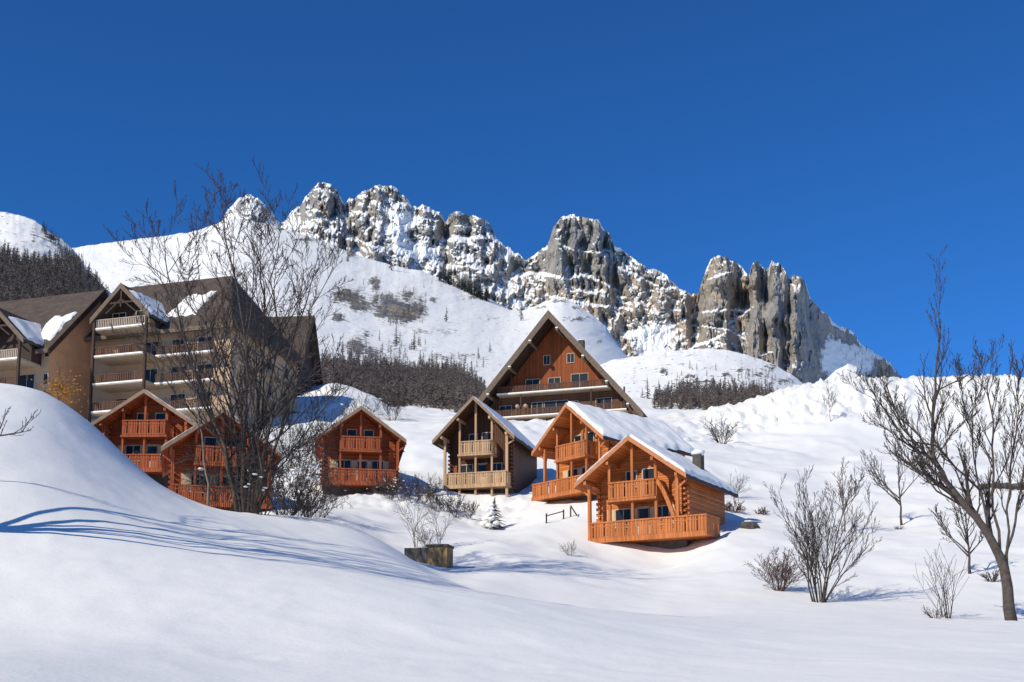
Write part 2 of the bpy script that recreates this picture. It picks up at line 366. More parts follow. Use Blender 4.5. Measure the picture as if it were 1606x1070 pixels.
# masks: >0 snow field (smooth), <0 bare cliff
FIELD = [(640, 345, 30, 28, 1.1), (610, 330, 14, 25, .8), (622, 380, 22, 22, .9), (655, 395, 30, 20, .9), (700, 398, 50, 10, .8), (790, 400, 40, 9, .8), (740, 385, 40, 8, .6),
         (800, 415, 12, 30, .6), (812, 468, 20, 22, .7), (1020, 545, 34, 34, 1.2), (1045, 515, 26, 26, .9), (1000, 520, 20, 16, .7), (1160, 500, 18, 10, .6), (1125, 538, 34, 8, .8),
         (1330, 575, 60, 45, 1.3), (1300, 540, 26, 40, .7), (1345, 560, 30, 25, .5), (870, 445, 26, 12, .5), (890, 430, 18, 10, .4), (700, 415, 50, 12, .5), (960, 395, 30, 7, .6), (1240, 470, 8, 25, .5), (920, 460, 40, 4, .5), (1000, 430, 40, 7, .5), (1110, 455, 50, 4, .5),
         (385, 325, 40, 30, .5), (355, 355, 50, 20, .7), (400, 360, 80, 16, .8), (500, 345, 50, 10, .35), (475, 330, 30, 40, .2), (1000, 590, 60, 30, .8), (860, 500, 40, 20, .2), (480, 375, 60, 14, .6),
         (905, 385, 40, 45, -.5), (950, 430, 35, 40, -.4), (1130, 460, 40, 40, -.5), (1200, 480, 50, 70, -.6), (1250, 520, 40, 70, -.6), (1190, 560, 60, 30, -.3), (640, 315, 40, 12, -.2), (560, 350, 25, 35, -.1), (520, 320, 15, 30, -.2), (755, 430, 60, 25, -.05)]
fld = blobs(pxx, py+6*fbm(pxx/14, py/14, 3, 66), FIELD)
smooth = np.clip(fld, 0, 1)
wx = pxx+7*fbm(pxx/40, py/40, 3, 71); wy = py+5*fbm(pxx/25, py/25, 3, 72)
col = sstep(840, 870, pxx)*(1-sstep(950, 985, pxx))+sstep(1085, 1105, pxx)       # where the rock stands in clean columns
fl_ = lambda a, b, c, d, e: fbm(wx/26, wy/a, 3, 73)*26+ridged(wx/11, wy/b, 2, 74)*e+ridged(wx/4.6, wy/c, 2, 75)*4.2+ridged(wx/2.4, wy/d, 2, 77)*1.7
flute = (1-col)*fl_(55, 24, 9, 5, 12)+col*fl_(135, 84, 31, 14, 9)
notch = -(sky_y-np.convolve(sky_y[0], np.ones(121)/121, 'same')[None])
flute = flute+np.clip(notch, -14, 14)*.7
GUL = [(532, 300, 540, 395, 5, 26), (603, 296, 611, 332, 4, 20), (566, 320, 575, 390, 4, 14), (500, 300, 520, 380, 6, 16), (702, 345, 722, 376, 6, 16), (765, 340, 772, 376, 4, 14), (815, 398, 812, 452, 6, 22), (1175, 425, 1179, 480, 3.5, 26), (1179, 480, 1172, 560, 5, 26), (1213, 408, 1208, 500, 3, 20),
       (1240, 432, 1238, 520, 3, 20), (1234, 540, 1241, 610, 6, 26), (1088, 455, 1080, 565, 8, 24), (928, 345, 925, 425, 3, 11), (893, 345, 898, 445, 3, 11), (874, 350, 866, 430, 3, 10), (908, 345, 912, 425, 2.5, 8), (960, 390, 978, 520, 8, 20), (932, 440, 936, 545, 7, 24), (1268, 460, 1300, 600, 5, 14), (1125, 440, 1120, 480, 3, 6), (1222, 420, 1224, 520, 2.5, 8), (1194, 415, 1192, 480, 2.5, 8), (640, 330, 668, 400, 5, 8), (780, 400, 800, 470, 6, 16), (850, 430, 860, 500, 6, 14), (745, 400, 755, 450, 5, 12)]
for (ax, ay, bx2, by2, w_, d_) in GUL:
    t_ = (wy-ay)/(by2-ay); xx_ = ax+(bx2-ax)*np.clip(t_, 0, 1)
    flute = flute-.36*d_*np.exp(-((.4*pxx+.6*wx-xx_)/(w_*1.5))**2)*sstep(-.15, .1, t_)*(1-sstep(.85, 1.15, t_))
LED = [([(689, 379), (720, 374), (769, 371), (803, 388)], 6, 26), ([(628, 396), (673, 392), (705, 386)], 5, 22), ([(800, 436), (835, 428), (860, 431), (890, 438), (912, 430), (940, 440), (968, 455)], 5, 26), ([(1008, 458), (1035, 453), (1060, 451)], 3, 16),
       ([(1094, 491), (1120, 487), (1144, 486), (1174, 487)], 3.5, 20), ([(1084, 545), (1110, 536), (1134, 526)], 5, 30), ([(1142, 508), (1160, 496), (1182, 481)], 4, 24), ([(1106, 439), (1125, 433), (1146, 426)], 2.5, 14), ([(880, 385), (900, 392), (935, 396), (955, 392)], 2.5, 9), ([(970, 420), (1000, 432), (1030, 448)], 3, 16),
       ([(455, 360), (490, 352), (525, 362)], 3, 12), ([(545, 372), (570, 380), (600, 392)], 3, 12), ([(700, 352), (730, 356), (762, 354)], 2.5, 9), ([(700, 420), (740, 416), (790, 428)], 4, 16), ([(850, 462), (890, 470), (930, 478), (985, 484)], 4, 20), ([(820, 500), (870, 496)], 4, 16), ([(1195, 556), (1212, 552)], 3, 20), ([(590, 322), (615, 334), (640, 338), (690, 346)], 3, 14), ([(1085, 510), (1140, 516), (1165, 530)], 3, 16)]
back = 0; ledge = 0
for pts_, w_, d_ in LED:
    ly = curve(pts_, pxx)+2.2*fbm(pxx/7, py*0+d_, 3, 90); x0_, x1_ = pts_[0][0], pts_[-1][0]
    m_x = sstep(x0_-5, x0_+4, pxx)*(1-sstep(x1_-4, x1_+5, pxx))
    back = back+d_*m_x*(1-sstep(-w_*.6, w_*.6, py-ly))*(1-sstep(18, 45, ly-py))
    ledge = np.maximum(ledge, m_x*np.exp(-((py-ly)/(w_*.75))**2)) if not isinstance(ledge, int) else m_x*np.exp(-((py-ly)/(w_*.75))**2)
flute = flute-back
# terraces: Y advances in steps while Z climbs
vv = v+.07*fbm(pxx/24, py/30, 4, 78)
st = 7.0; ph = vv*st+.6*noise(pxx/60, py*0, 79); stair = (np.floor(ph)+sstep(.6, 1.0, ph-np.floor(ph)))/st
sk = .05+.30*sstep(-.3, .4, fbm(pxx/35, py/35, 2, 80))
lean = (1-sk)*vv+sk*stair
Yc = curve([(330, 1500), (700, 1560), (1000, 1500), (1250, 1400), (1285, 1490), (1450, 2500)], pxx)
Ybk = curve([(330, 200), (600, 300), (1000, 210), (1250, 150), (1450, 200)], pxx)
edge = sstep(0, .06, v)
Ym = Yc-Ybk+Ybk*np.clip(lean, 0, 1.05)-flute*(1-.80*smooth)*edge*1.0
P = atv(pxx, py, Ym)
nrm = normals(P); nz = np.abs(nrm[..., 2])
# two passes of widening so that ledges read as caps of snow
cap = (1-sstep(2, 9+6*noise(pxx/12, py*0, 83), py-sky_y))*.9
nzs = nz.copy()
for _ in range(2): nzs[1:-1, 1:-1] = (nzs[1:-1, 1:-1]*2+nzs[:-2, 1:-1]+nzs[2:, 1:-1]+nzs[1:-1, :-2]+nzs[1:-1, 2:])/6
snow = sstep(.42, .68, nzs)*.85-.10+fld*.75+.75*ledge*(.6+.5*fbm(pxx/6, py/4, 2, 99))+cap*(.25+.75*sstep(-.3, .25, noise(pxx/13, py*0, 81)))+.10*fbm(pxx/12, py/8, 3, 82)
# side faces turned to the lee keep less snow
# back side rows
bk = []
for k, (dy, dz) in enumerate(((15, -6), (60, -60), (250, -420))):
    q = P[-1:].copy(); q[..., 1] += dy; q[..., 2] += dz; bk.append(q)
P = np.concatenate([P]+bk, 0); snow = np.concatenate([snow]+[snow[-1:]]*3, 0)
o = grid_mesh('rocky_mountain', P, M_ROCK, {'snow': snow}, smooth=False); tag(o, kind='structure')

def sheet(name, crest, basec, Yc, Yb, x0, x1, nc, nv, relief, field, mat, power=1.0, rough=1.2, seed=0, drop=60, base_snow=.8):
    px = np.linspace(x0, x1, nc)[None]; v = np.linspace(0, 1, nv)[:, None]
    cy = curve(crest, px)+rough*fbm(px/18, px*0+seed, 4, seed+3); by = curve(basec, px)
    yc = curve(Yc, px); yb = curve(Yb, px)
    k_ = max(9, int(190/((x1-x0)/nc)))|1; cz = curve(crest, px); cs = np.convolve(np.pad(cz[0], k_//2, mode='reflect', reflect_type='odd'), np.hanning(k_)/np.hanning(k_).sum(), 'valid')[None]
    py = by+(cs-by)*v+(cy-cs)*v**22; pxx = px+0*py
    f = blobs(pxx+4*fbm(pxx/10, py/10, 3, seed+9), py+4*fbm(pxx/9+9, py/9, 3, seed+5), field)
    rk = np.clip(f, 0, 1.2)
    # log-distance interpolation keeps the slope natural
    Y = np.exp(np.log(yb)+(np.log(yc)-np.log(yb))*v**power)+0*pxx
    sc = Y/1850
    rel = relief*(fbm(pxx/60, py/30, 4, seed+1)*22+fbm(pxx/9, py/9, 3, seed+6)*1.0)+rk*(14+ridged(pxx/9, py/7, 3, seed+2)*16+ridged(pxx/4, py/3.5, 2, seed+4)*5)
    Y = Y-rel*sc*sstep(0, .1, v)*(1-sstep(.93, 1.0, v)*.7)
    P = atv(pxx, py, Y)
    snow = base_snow-rk*.85+.13*fbm(pxx/8, py/8, 3, seed+8)
    q = P[-1:].copy(); q[..., 1] += 8*sc[-1:]; q[..., 2] -= 2*sc[-1:]
    q2 = P[-1:].copy(); q2[..., 1] += 200*sc[-1:]; q2[..., 2] -= drop*sc[-1:]
    P = np.concatenate([P, q, q2], 0); snow = np.concatenate([snow, snow[-1:], snow[-1:]], 0)
    o = grid_mesh(name, P, mat, {'snow': snow}); tag(o, kind='structure')
    return dict(crest=crest, base=basec, Yc=Yc, Yb=Yb, power=power, P=P, x0=x0, x1=x1, nc=nc, nv=nv)
def on_sheet(s, px, py):
    j = int(round((px-s['x0'])/(s['x1']-s['x0'])*(s['nc']-1))); j = max(0, min(s['nc']-1, j))
    cy = float(curve(s['crest'], px)); by = float(curve(s['base'], px))
    i = int(round((py-by)/(cy-by)*(s['nv']-1))); i = max(0, min(s['nv']-1, i))
    return Vector(s['P'][i, j])
CR2 = [(-400, 430), (0, 402), (120, 388), (160, 382), (200, 377), (250, 371), (300, 364), (335, 353), (360, 343), (390, 345), (430, 354), (470, 366), (520, 384), (560, 400), (610, 415), (660, 425), (690, 436), (720, 450), (745, 457), (770, 470), (800, 487), (820, 487), (845, 478), (850, 474), (866, 469), (882, 468), (902, 476), (930, 495), (950, 512), (965, 535), (980, 556), (1010, 580), (1100, 610), (1200, 630)]
ROCK2 = [(545, 464, 28, 12, 1.0), (565, 480, 18, 9, .9), (530, 495, 9, 6, .9), (878, 472, 16, 4, .6), (906, 484, 14, 3, .5), (850, 482, 14, 3, .4), (700, 520, 20, 5, .35), (770, 500, 24, 4, .3), (660, 520, 14, 6, .45), (590, 448, 8, 14, .6), (608, 468, 14, 10, .7), (640, 462, 14, 9, .7), (620, 484, 30, 13, 1.1), (650, 490, 18, 11, 1.0), (598, 492, 8, 10, .9), (660, 476, 8, 12, .6), (588, 470, 6, 8, .6), (585, 440, 12, 5, .6), (680, 470, 8, 6, .7), (530, 500, 12, 6, .7), (560, 545, 16, 16, .9), (585, 555, 12, 12, .7), (575, 525, 10, 6, .5), (750, 466, 30, 4, .6), (620, 540, 10, 14, .4), (700, 560, 60, 7, .35), (480, 375, 26, 5, .7), (555, 398, 12, 6, .8), (440, 358, 18, 5, .6), (940, 535, 8, 4, .4), (905, 500, 24, 3, .5), (520, 392, 20, 4, .5), (630, 500, 20, 10, .5)]
mid = sheet('snow_slope', CR2, [(-400, 660), (500, 640), (640, 665), (1200, 670)], [(-400, 1500), (0, 1450), (400, 1350), (700, 1250), (875, 1120), (1200, 1000)],
            [(-400, 210), (1200, 210)], -380, 1100, 1300, 330, .8, ROCK2, M_SLOPE, power=.8, seed=200, base_snow=.85)
CR3 = [(880, 620), (920, 580), (960, 565), (1010, 557), (1060, 550), (1110, 546), (1140, 549), (1170, 556), (1210, 570), (1240, 586), (1258, 600), (1275, 622), (1320, 640)]
ROCK3 = [(1040, 583, 9, 5, .8), (1110, 578, 10, 3, .3), (1165, 580, 12, 5, .7), (1190, 588, 16, 5, .6), (1205, 576, 14, 4, .5), (1100, 598, 30, 4, .7), (1075, 604, 12, 4, .6), (1140, 586, 8, 4, .6), (1230, 598, 14, 6, .6), (1085, 590, 10, 3, .6), (1210, 602, 10, 6, .4)]
hill = sheet('snowy_hill', CR3, [(880, 680), (1320, 680)], [(880, 480), (1320, 430)], [(880, 230), (1320, 230)], 885, 1315, 520, 170, .5, ROCK3, M_SLOPE, power=.9, seed=300, base_snow=.85)
CR4 = [(1225, 640), (1260, 612), (1290, 600), (1312, 580), (1330, 570), (1345, 576), (1352, 592), (1370, 610), (1420, 640)]
knoll = sheet('snowy_knoll', CR4, [(1200, 680), (1430, 680)], [(1200, 620), (1430, 620)], [(1200, 300), (1430, 300)], 1226, 1418, 300, 120, .5, [(1335, 596, 24, 5, .9), (1300, 603, 14, 3, .6)], M_SLOPE, power=.9, seed=400, base_snow=.85)
CR5 = [(-400, 240), (-100, 310), (0, 332), (30, 337), (55, 346), (75, 362), (95, 374), (112, 388), (125, 405), (140, 428), (158, 445), (185, 470), (230, 520), (300, 600)]
lefth = sheet('left_hill', CR5, [(-400, 660), (300, 660)], [(-400, 700), (300, 560)], [(-400, 250), (300, 250)], -390, 290, 420, 220, .6, [(90, 372, 30, 10, .6), (20, 420, 60, 6, .5)], M_SLOPE, power=.9, seed=500, base_snow=.8)
far = sheet('far_snow_hill', [(1380, 640), (1415, 606), (1440, 604), (1500, 612), (1560, 606), (1590, 597), (1606, 592), (1700, 580), (1900, 600)], [(1380, 680), (1900, 680)], [(1380, 800), (1900, 700)], [(1380, 400), (1900, 400)], 1385, 1880, 300, 60, .5, [], M_SLOPE, seed=600)

# ------------------------------------------------------------------ vegetation
rnd = random.Random(5)
def rot_rand(d, ang, r):
    ax = d.cross(Vector((r.gauss(0, 1), r.gauss(0, 1), r.gauss(0, 1))))
    if ax.length < 1e-5: ax = Vector((1, 0, 0))
    return Matrix.Rotation(ang, 3, ax.normalized()) @ d
def branch(mb, p, d, L, r0, lvl, r, up=.15, spread=(28, 55), nchild=(7, 6, 4), curl=.12, shrink=.5, rmin=.006):
    n = 5 if lvl > 0 else 3; pts = [p.copy()]; rad = [r0]; dd = d.normalized()
    for i in range(n):
        dd = (dd+Vector((r.gauss(0, curl), r.gauss(0, curl), r.gauss(0, curl)+up/n*1.5))).normalized()
        p = p+dd*(L/n); pts.append(p.copy()); rad.append(max(rmin, r0*(1-.8*(i+1)/n)))
    mb.tube(pts, rad, 5 if r0 > .03 else 3)
    if lvl > 0: kids(mb, pts, rad, L, lvl, r, up, spread, nchild, curl, shrink, rmin)
def kids(mb, pts, rad, L, lvl, r, up, spread, nchild, curl, shrink, rmin, t0=.2):
    k = nchild[len(nchild)-lvl] if lvl <= len(nchild) else nchild[0]
    for c in range(k):
        t = t0+(1-t0)*(c+r.random())/k; f = t*(len(pts)-1); i = min(int(f), len(pts)-2); a = f-i
        q = pts[i].lerp(pts[i+1], a); dirn = (pts[i+1]-pts[i]).normalized()
        nd = rot_rand(dirn, R(r.uniform(*spread)), r)
        nd.z += up*.6; nd.normalize()
        branch(mb, q, nd, L*shrink*r.uniform(.6, 1.15)*(1.15-.55*t), min(.7*(rad[i]*(1-a)+rad[i+1]*a), .010+.013*L), lvl-1, r, up, spread, nchild, curl, shrink, rmin)
def stems_tree(name, base, stems, seed, label, cat='tree', mt='bark', mc='twig', lvl=3, nchild=(9, 7, 4), up=.15, spread=(25, 55), shrink=.45, rmin=.006, t0=.25, group=None, curl=.12):
    """stems: list of (points, base radius, tip radius)"""
    r = random.Random(seed); root = empty(name, base); tag(root, label, cat, group)
    tk = MB(); cr = MB()
    for pts, ra, rb in stems:
        P = [Vector(p)-base for p in pts]; n = len(P)
        # resample with a little wobble
        Q = []; 
        for i in range(n-1):
            for k in range(3):
                t = k/3; q = P[i].lerp(P[i+1], t)
                if i+k > 0: q += Vector((r.gauss(0, .03), r.gauss(0, .03), 0))*(P[i+1]-P[i]).length*.5
                Q.append(q)
        Q.append(P[-1]); rad = [ra+(rb-ra)*(i/(len(Q)-1))**.65 for i in range(len(Q))]
        tk.tube(Q, rad, 8)
        L = sum((Q[i+1]-Q[i]).length for i in range(len(Q)-1))
        kids(cr, Q, rad, L, lvl, r, up, spread, nchild, curl, shrink, rmin, t0)
    tk.build('trunk', M[mt], root, True); cr.build('crown', M[mc], root)
    return root
def px_stem(Y, pts, dY=0):
    n = len(pts); return [at(a, b, Y+dY*i/(n-1)) for i, (a, b) in enumerate(pts)]

# big multi-stemmed tree in front of the flats
b0 = on(390, 44.5, -.1)
def bx(px, py): return (px, py)
ST = []
r_ = random.Random(11)
fan = [([(372, 806), (352, 700), (318, 620), (285, 520), (262, 430), (256, 365)], .11, -2.0), ([(378, 806), (372, 690), (352, 600), (330, 520), (280, 450), (225, 410)], .10, 1.5),
       ([(384, 807), (383, 680), (388, 560), (372, 450), (352, 370), (350, 325)], .12, -1.0), ([(390, 807), (398, 690), (410, 590), (416, 500), (408, 410), (382, 360)], .13, 1.0),
       ([(395, 807), (402, 700), (418, 610), (440, 520), (425, 440), (440, 360)], .12, 2.5), ([(400, 807), (416, 700), (438, 620), (458, 540), (480, 470), (500, 400)], .11, -1.5),
       ([(404, 807), (425, 720), (455, 640), (478, 560), (485, 490), (525, 420)], .09, .5), ([(380, 806), (360, 730), (332, 660), (300, 600), (262, 560), (215, 520)], .08, -1.0),
       ([(388, 807), (384, 720), (360, 640), (332, 560), (318, 470), (305, 390)], .09, 2.0), ([(402, 807), (432, 740), (470, 690), (510, 640), (540, 610)], .06, 1.2),
       ([(396, 807), (412, 740), (400, 650), (384, 560), (395, 470), (400, 380)], .09, -2.5)]
for pts, ra, dY in fan: ST.append((px_stem(44.5, pts, dY), ra*.82, .012))
stems_tree('bare_tree', b0, ST, 21, 'large bare many-stemmed tree on the snow crest in front of the flats', lvl=3, nchild=(15, 10, 6), up=.2, spread=(22, 52), shrink=.34, rmin=.0085, t0=.14)
# pale slim stem beside it
b1 = on(326, 43, -.1)
stems_tree('bare_sapling', b1, [(px_stem(43, [(327, 802), (322, 740), (316, 680), (310, 640), (303, 560)]), .05, .015)], 22, 'slim pale-barked sapling left of the big many-stemmed tree', mt='barkl', lvl=2, nchild=(9, 4), shrink=.25, t0=.45)
# shrubs and brush round its foot
def brush(px, Y, hgt, wid, seed, label, name='shrub', n=14, mc='twig', lvl=2, nchild=(6, 4), rmin=.006, snowy=0, cat='shrub', lean=0, dz=-.05, r0=.02, group=None, up=.1, spread=(20, 55)):
    r = random.Random(seed); b = on(px, Y, dz); root = empty(name, b); tag(root, label, cat, group)
    mb = MB(); tips = []
    for i in range(n):
        a = r.uniform(0, 2*math.pi); q = r.random()**.6
        d = Vector((math.cos(a)*q*wid/hgt*.8+lean, math.sin(a)*q*wid/hgt*.8, 1)).normalized()
        s = Vector((math.cos(a), math.sin(a), 0))*.08*wid
        L = hgt*r.uniform(.65, 1.05)
        branch(mb, s, d, L, r0*r.uniform(.7, 1.3), lvl, r, up=up, spread=spread, nchild=nchild, shrink=.42, rmin=rmin)
        tips.append(s+d*L*r.uniform(.4, .9))
    mb.build('branches', M[mc], root)
    if snowy:
        for t in range(snowy):
            sb = MB(); c = r.choice(tips)+Vector((r.gauss(0, .12*wid), r.gauss(0, .12*wid), r.gauss(0, .08*hgt))); blob(sb, c, min(.15, r.uniform(.03, .10)*hgt*.5), r, flat=.35)
            sb.build('snow_clump', M_ROOFSNOW, root, True)
    return root
def blob(mb, c, s, r, n=7, flat=.55):
    vs = []; fs = []; m = 5
    for i in range(1, m):
        for k in range(n):
            a = math.pi*i/m; t = 2*math.pi*k/n; q = s*r.uniform(.8, 1.15)
            vs.append(c+Vector((math.sin(a)*math.cos(t)*q, math.sin(a)*math.sin(t)*q, math.cos(a)*q*flat)))
    vs += [c+Vector((0, 0, s*flat)), c-Vector((0, 0, s*flat))]
    for i in range(m-2):
        for k in range(n): fs.append((i*n+k, (i+1)*n+k, (i+1)*n+(k+1) % n, i*n+(k+1) % n))
    for k in range(n):
        fs.append(((m-1)*n, k, (k+1) % n)); fs.append(((m-1)*n+1, (m-2)*n+(k+1) % n, (m-2)*n+k))
    mb.add(vs, fs)
# right-hand tree
bR = on(1588, 37, -.15)
RT = [([(1588, 985), (1575, 890), (1550, 835), (1520, 800), (1485, 755), (1462, 715), (1462, 660), (1468, 590), (1474, 500)], .23, .02, 0),
      ([(1550, 835), (1538, 770), (1500, 735), (1470, 700), (1420, 690), (1385, 640), (1365, 610)], .10, .015, -1.2),
      ([(1520, 800), (1470, 770), (1430, 730), (1400, 680), (1380, 665)], .08, .012, 1.0),
      ([(1462, 715), (1440, 680), (1410, 655), (1395, 620), (1385, 590)], .07, .012, 1.5),
      ([(1576, 900), (1560, 800), (1555, 720), (1558, 660), (1548, 610), (1550, 590)], .12, .015, .8),
      ([(1580, 900), (1580, 800), (1590, 700), (1598, 640), (1592, 600)], .10, .015, -.8),
      ([(1576, 880), (1592, 820), (1605, 740), (1625, 660), (1640, 560)], .11, .015, 1.2),
      ([(1470, 720), (1485, 690), (1520, 650), (1540, 610)], .05, .012, -.6),
      ([(1556, 840), (1530, 740), (1525, 690), (1512, 640), (1505, 590)], .08, .012, 1.4),
      ([(1500, 770), (1470, 740), (1445, 745), (1400, 720)], .05, .01, -1.5)]
stems_tree('bare_tree', bR, [(px_stem(37, p, d), a*(.92 if k == 0 else .5), b) for k, (p, a, b, d) in enumerate(RT)], 33, 'tall leaning bare tree at the right edge of the foreground', lvl=3, nchild=(15, 11, 6), up=.32, spread=(18, 44), shrink=.33, rmin=.0062, t0=.2)
# tree just outside the left edge; its shadow crosses the mound
bL = on(-230, 22.0, -.1)
LT = [([(-95, 870), (-100, 640), (-110, 400), (-90, 150), (-80, -80)], .30, .04, 0), ([(-97, 760), (-190, 520), (-240, 250), (-260, 20)], .17, .03, 1), ([(-100, 700), (-10, 520), (-50, 250), (-30, 60)], .0, .0, 0)]
bp = [(px_stem(24, [(-97, 800), (-60, 735), (-20, 690), (20, 682), (36, 678), (48, 660)], .5), .03, .008), (px_stem(24, [(-60, 735), (-25, 700), (10, 660), (18, 640)], .5), .03, .01)]
def tilt(dx, dy, h): return [bL, bL+Vector((dx*.25, dy*.25, h*.3)), bL+Vector((dx*.6, dy*.6, h*.65)), bL+Vector((dx, dy, h))]
fk = bL+Vector((-.1, 0, 2.6))
bs = [([bL, bL+Vector((0, 0, 1.3)), fk], .26, .2)]
for k, a, c, h, ra in ((-1.2, -.6, -.2, 12, .10), (-.7, -1.5, -.6, 14, .09), (-.15, -1.6, -.8, 15.5, .15), (.2, -.3, .2, 13, .09), (.6, -1.8, -.6, 15, .12), (1.0, -2, 0, 13, .09), (-.4, -.5, .3, 10, .07)):
    e = bL+Vector((-2.4*k+a, 3.2*k+c, h)); bs.append(([fk-Vector((0, 0, .2)), fk.lerp(e, .3)+(e-fk)*.0+Vector(((e-fk).x*.15, (e-fk).y*.15, 0)), fk.lerp(e, .65)+Vector(((e-fk).x*.12, (e-fk).y*.12, 0)), e], ra, .02))
stems_tree('bare_tree', bL, bs, 44, 'tree just outside the left edge whose branch shadows cross the mound', lvl=3, nchild=(13, 8, 4), up=.25, spread=(22, 48), shrink=.34, rmin=.013)

pbs = at(-70, 760, 27)
stems_tree('bare_tree', Vector((pbs.x, pbs.y, gz(pbs.x, pbs.y)-.05)), [([Vector((pbs.x, pbs.y, gz(pbs.x, pbs.y)-.05))]+px_stem(27, [(-66, 730), (-40, 700), (-15, 686), (10, 682), (34, 678), (46, 662)], .5), .05, .008), ([at(-30, 694, 27.2), at(0, 672, 27.3), at(14, 640, 27.4)], .02, .008), ([at(20, 681, 27.3), at(40, 668, 27.3), at(56, 645, 27.4)], .012, .008)], 45, 'thin bare sapling leaning into view over the mound at the left edge', mc='twig', lvl=2, nchild=(7, 4), up=.3, spread=(25, 55), shrink=.25, rmin=.006, t0=.35)
# shrubs / small trees in the right field
brush(1284, 45, 4.6, 2.6, 51, 'large upright bare bush standing alone in the right foreground snow', 'bare_bush', n=15, lvl=3, nchild=(10, 6, 3), r0=.032, rmin=.006, cat='bush', up=.25, spread=(15, 42))
brush(1222, 48, 1.6, 1.7, 52, 'low tangled reddish bush beside the tall bare bush', 'red_bush', n=34, mc='twigred', lvl=2, nchild=(7, 5), r0=.014, rmin=.007, cat='bush')
def smalltree(px, Y, top_py, seed, label, wid=.5, trunk=.10, nch=(11, 8, 5), mt='bark', lean=0, name='small_bare_tree'):
    b = on(px, Y, -.05); H = (at(px, top_py, Y).z-b.z); r = random.Random(seed)
    st = [([b, b+Vector((lean*H*.1, 0, H*.3)), b+Vector((lean*H*.3, .1, H*.6)), b+Vector((lean*H*.4, 0, H*.95))], trunk, .012)]
    for i in range(5):
        a = r.uniform(0, 6.28); z0 = H*r.uniform(.2, .38)
        d = Vector((math.cos(a)*wid*H*.5, math.sin(a)*wid*H*.5, H*r.uniform(.35, .55)))
        p0 = b+Vector((lean*H*.1, 0, z0)); st.append(([p0, p0+d*.5+Vector((d.x*.15, d.y*.15, 0)), p0+d], trunk*.5, .01))
    return stems_tree(name, b, st, seed, label, mt=mt, nchild=nch, lvl=3, shrink=.33, rmin=.007, up=.25, spread=(20, 48), t0=.3)
smalltree(1414, 75, 685, 61, 'small bare tree uphill in the middle of the right field', .75, .09)
smalltree(1325, 70, 722, 62, 'thin bare tree just behind the large upright bush', .5, .06, mt='barkl')
smalltree(1521, 52, 770, 63, 'small forked bare tree behind the leaning right-hand tree', .7, .08)
brush(1487, 38.5, 2.3, .9, 64, 'thin upright stalks poking from the snow left of the leaning tree', 'stalks', n=9, lvl=1, nchild=(4,), r0=.014, cat='stalks', snowy=0)
brush(1468, 38.2, .55, .9, 65, 'low tuft of dry stems at the foot of the thin stalks', 'stem_tuft', n=16, lvl=1, nchild=(3,), r0=.01, cat='tuft')
brush(1480, 39.5, 2.2, .7, 166, 'snow-tipped seed heads behind the thin stalks', 'seed_heads', n=5, lvl=1, nchild=(5,), r0=.012, cat='stalks', snowy=3)
brush(1150, 84, 1.9, 1.3, 66, 'slender leaning shrub on the open snow above the nearest chalet', n=10, lean=.25, mc='twig')
brush(1150, 76.5, .9, 2.2, 67, 'dark bushy shrub just behind the nearest chalet', n=30, mc='twigred', nchild=(6, 4), r0=.016, rmin=.012)
brush(1196, 77, .6, 1.3, 68, 'small dark shrub right of the bushy one behind the nearest chalet', n=20, mc='twigred', r0=.014, rmin=.01)
brush(1132, 128, 3.2, 3.8, 69, 'bare thicket at the foot of the ploughed snow bank', 'thicket', n=18, nchild=(6, 4), r0=.035, rmin=.016)
smalltree(1302, 143, 603, 70, 'yellowish sapling standing against the ploughed snow bank', .35, .05, mt='barkl', name='bare_sapling')
brush(893, 62, .8, .7, 72, 'tiny snow-dusted sprig on the slope left of the nearest chalet', 'sprig', n=8, mc='barkl', r0=.008, rmin=.006, snowy=5)
brush(1410, 72, .35, .6, 73, 'tiny tuft at the foot of the small tree in the right field', 'tuft', n=14, lvl=1, nchild=(3,), r0=.01, rmin=.01, cat='tuft')
brush(1556, 50, .6, 1.0, 74, 'dark low clump beside the leaning tree trunk', n=22, lvl=1, nchild=(5,), r0=.014, rmin=.01)
# shrubs on the stone wall and snowy scrub
SCR = [(652, 60, 3.2, 1.0, 'tall snow-dusted sapling standing behind the low stone wall', 6, 10, .02), (690, 60.5, 3.3, .9, 'second snow-dusted sapling, right of the first behind the low wall', 5, 10, .018),
       (668, 59.8, 1.2, 1.2, 'fine grass-like stems on top of the low stone wall', 14, 0, .008)]
for i, (p, Y, h, w, l, n, sn, r0) in enumerate(SCR):
    brush(p, Y, h, w, 80+i, l, 'snowy_sapling' if i < 2 else 'dry_stems', n=n, mc='barkl', r0=r0, rmin=.007, snowy=sn, lvl=2, nchild=(6, 4))
for i, (p, Y) in enumerate([(598, 84), (612, 82), (630, 83), (648, 82), (664, 84), (682, 81), (700, 82), (716, 80), (735, 80)]):
    pos = ['leftmost', 'second', 'third', 'fourth', 'fifth', 'sixth', 'seventh', 'eighth', 'rightmost'][i]
    brush(p, Y, rnd.uniform(1.2, 2.2), rnd.uniform(1.3, 2.2), 100+i, pos+' of the snow-laden shrubs in the row below the middle chalets', 'snowy_shrub', n=16, mc='twig', r0=.014, rmin=.011, snowy=16, lvl=2, nchild=(5, 3), group='snow-laden shrubs below the middle chalets')
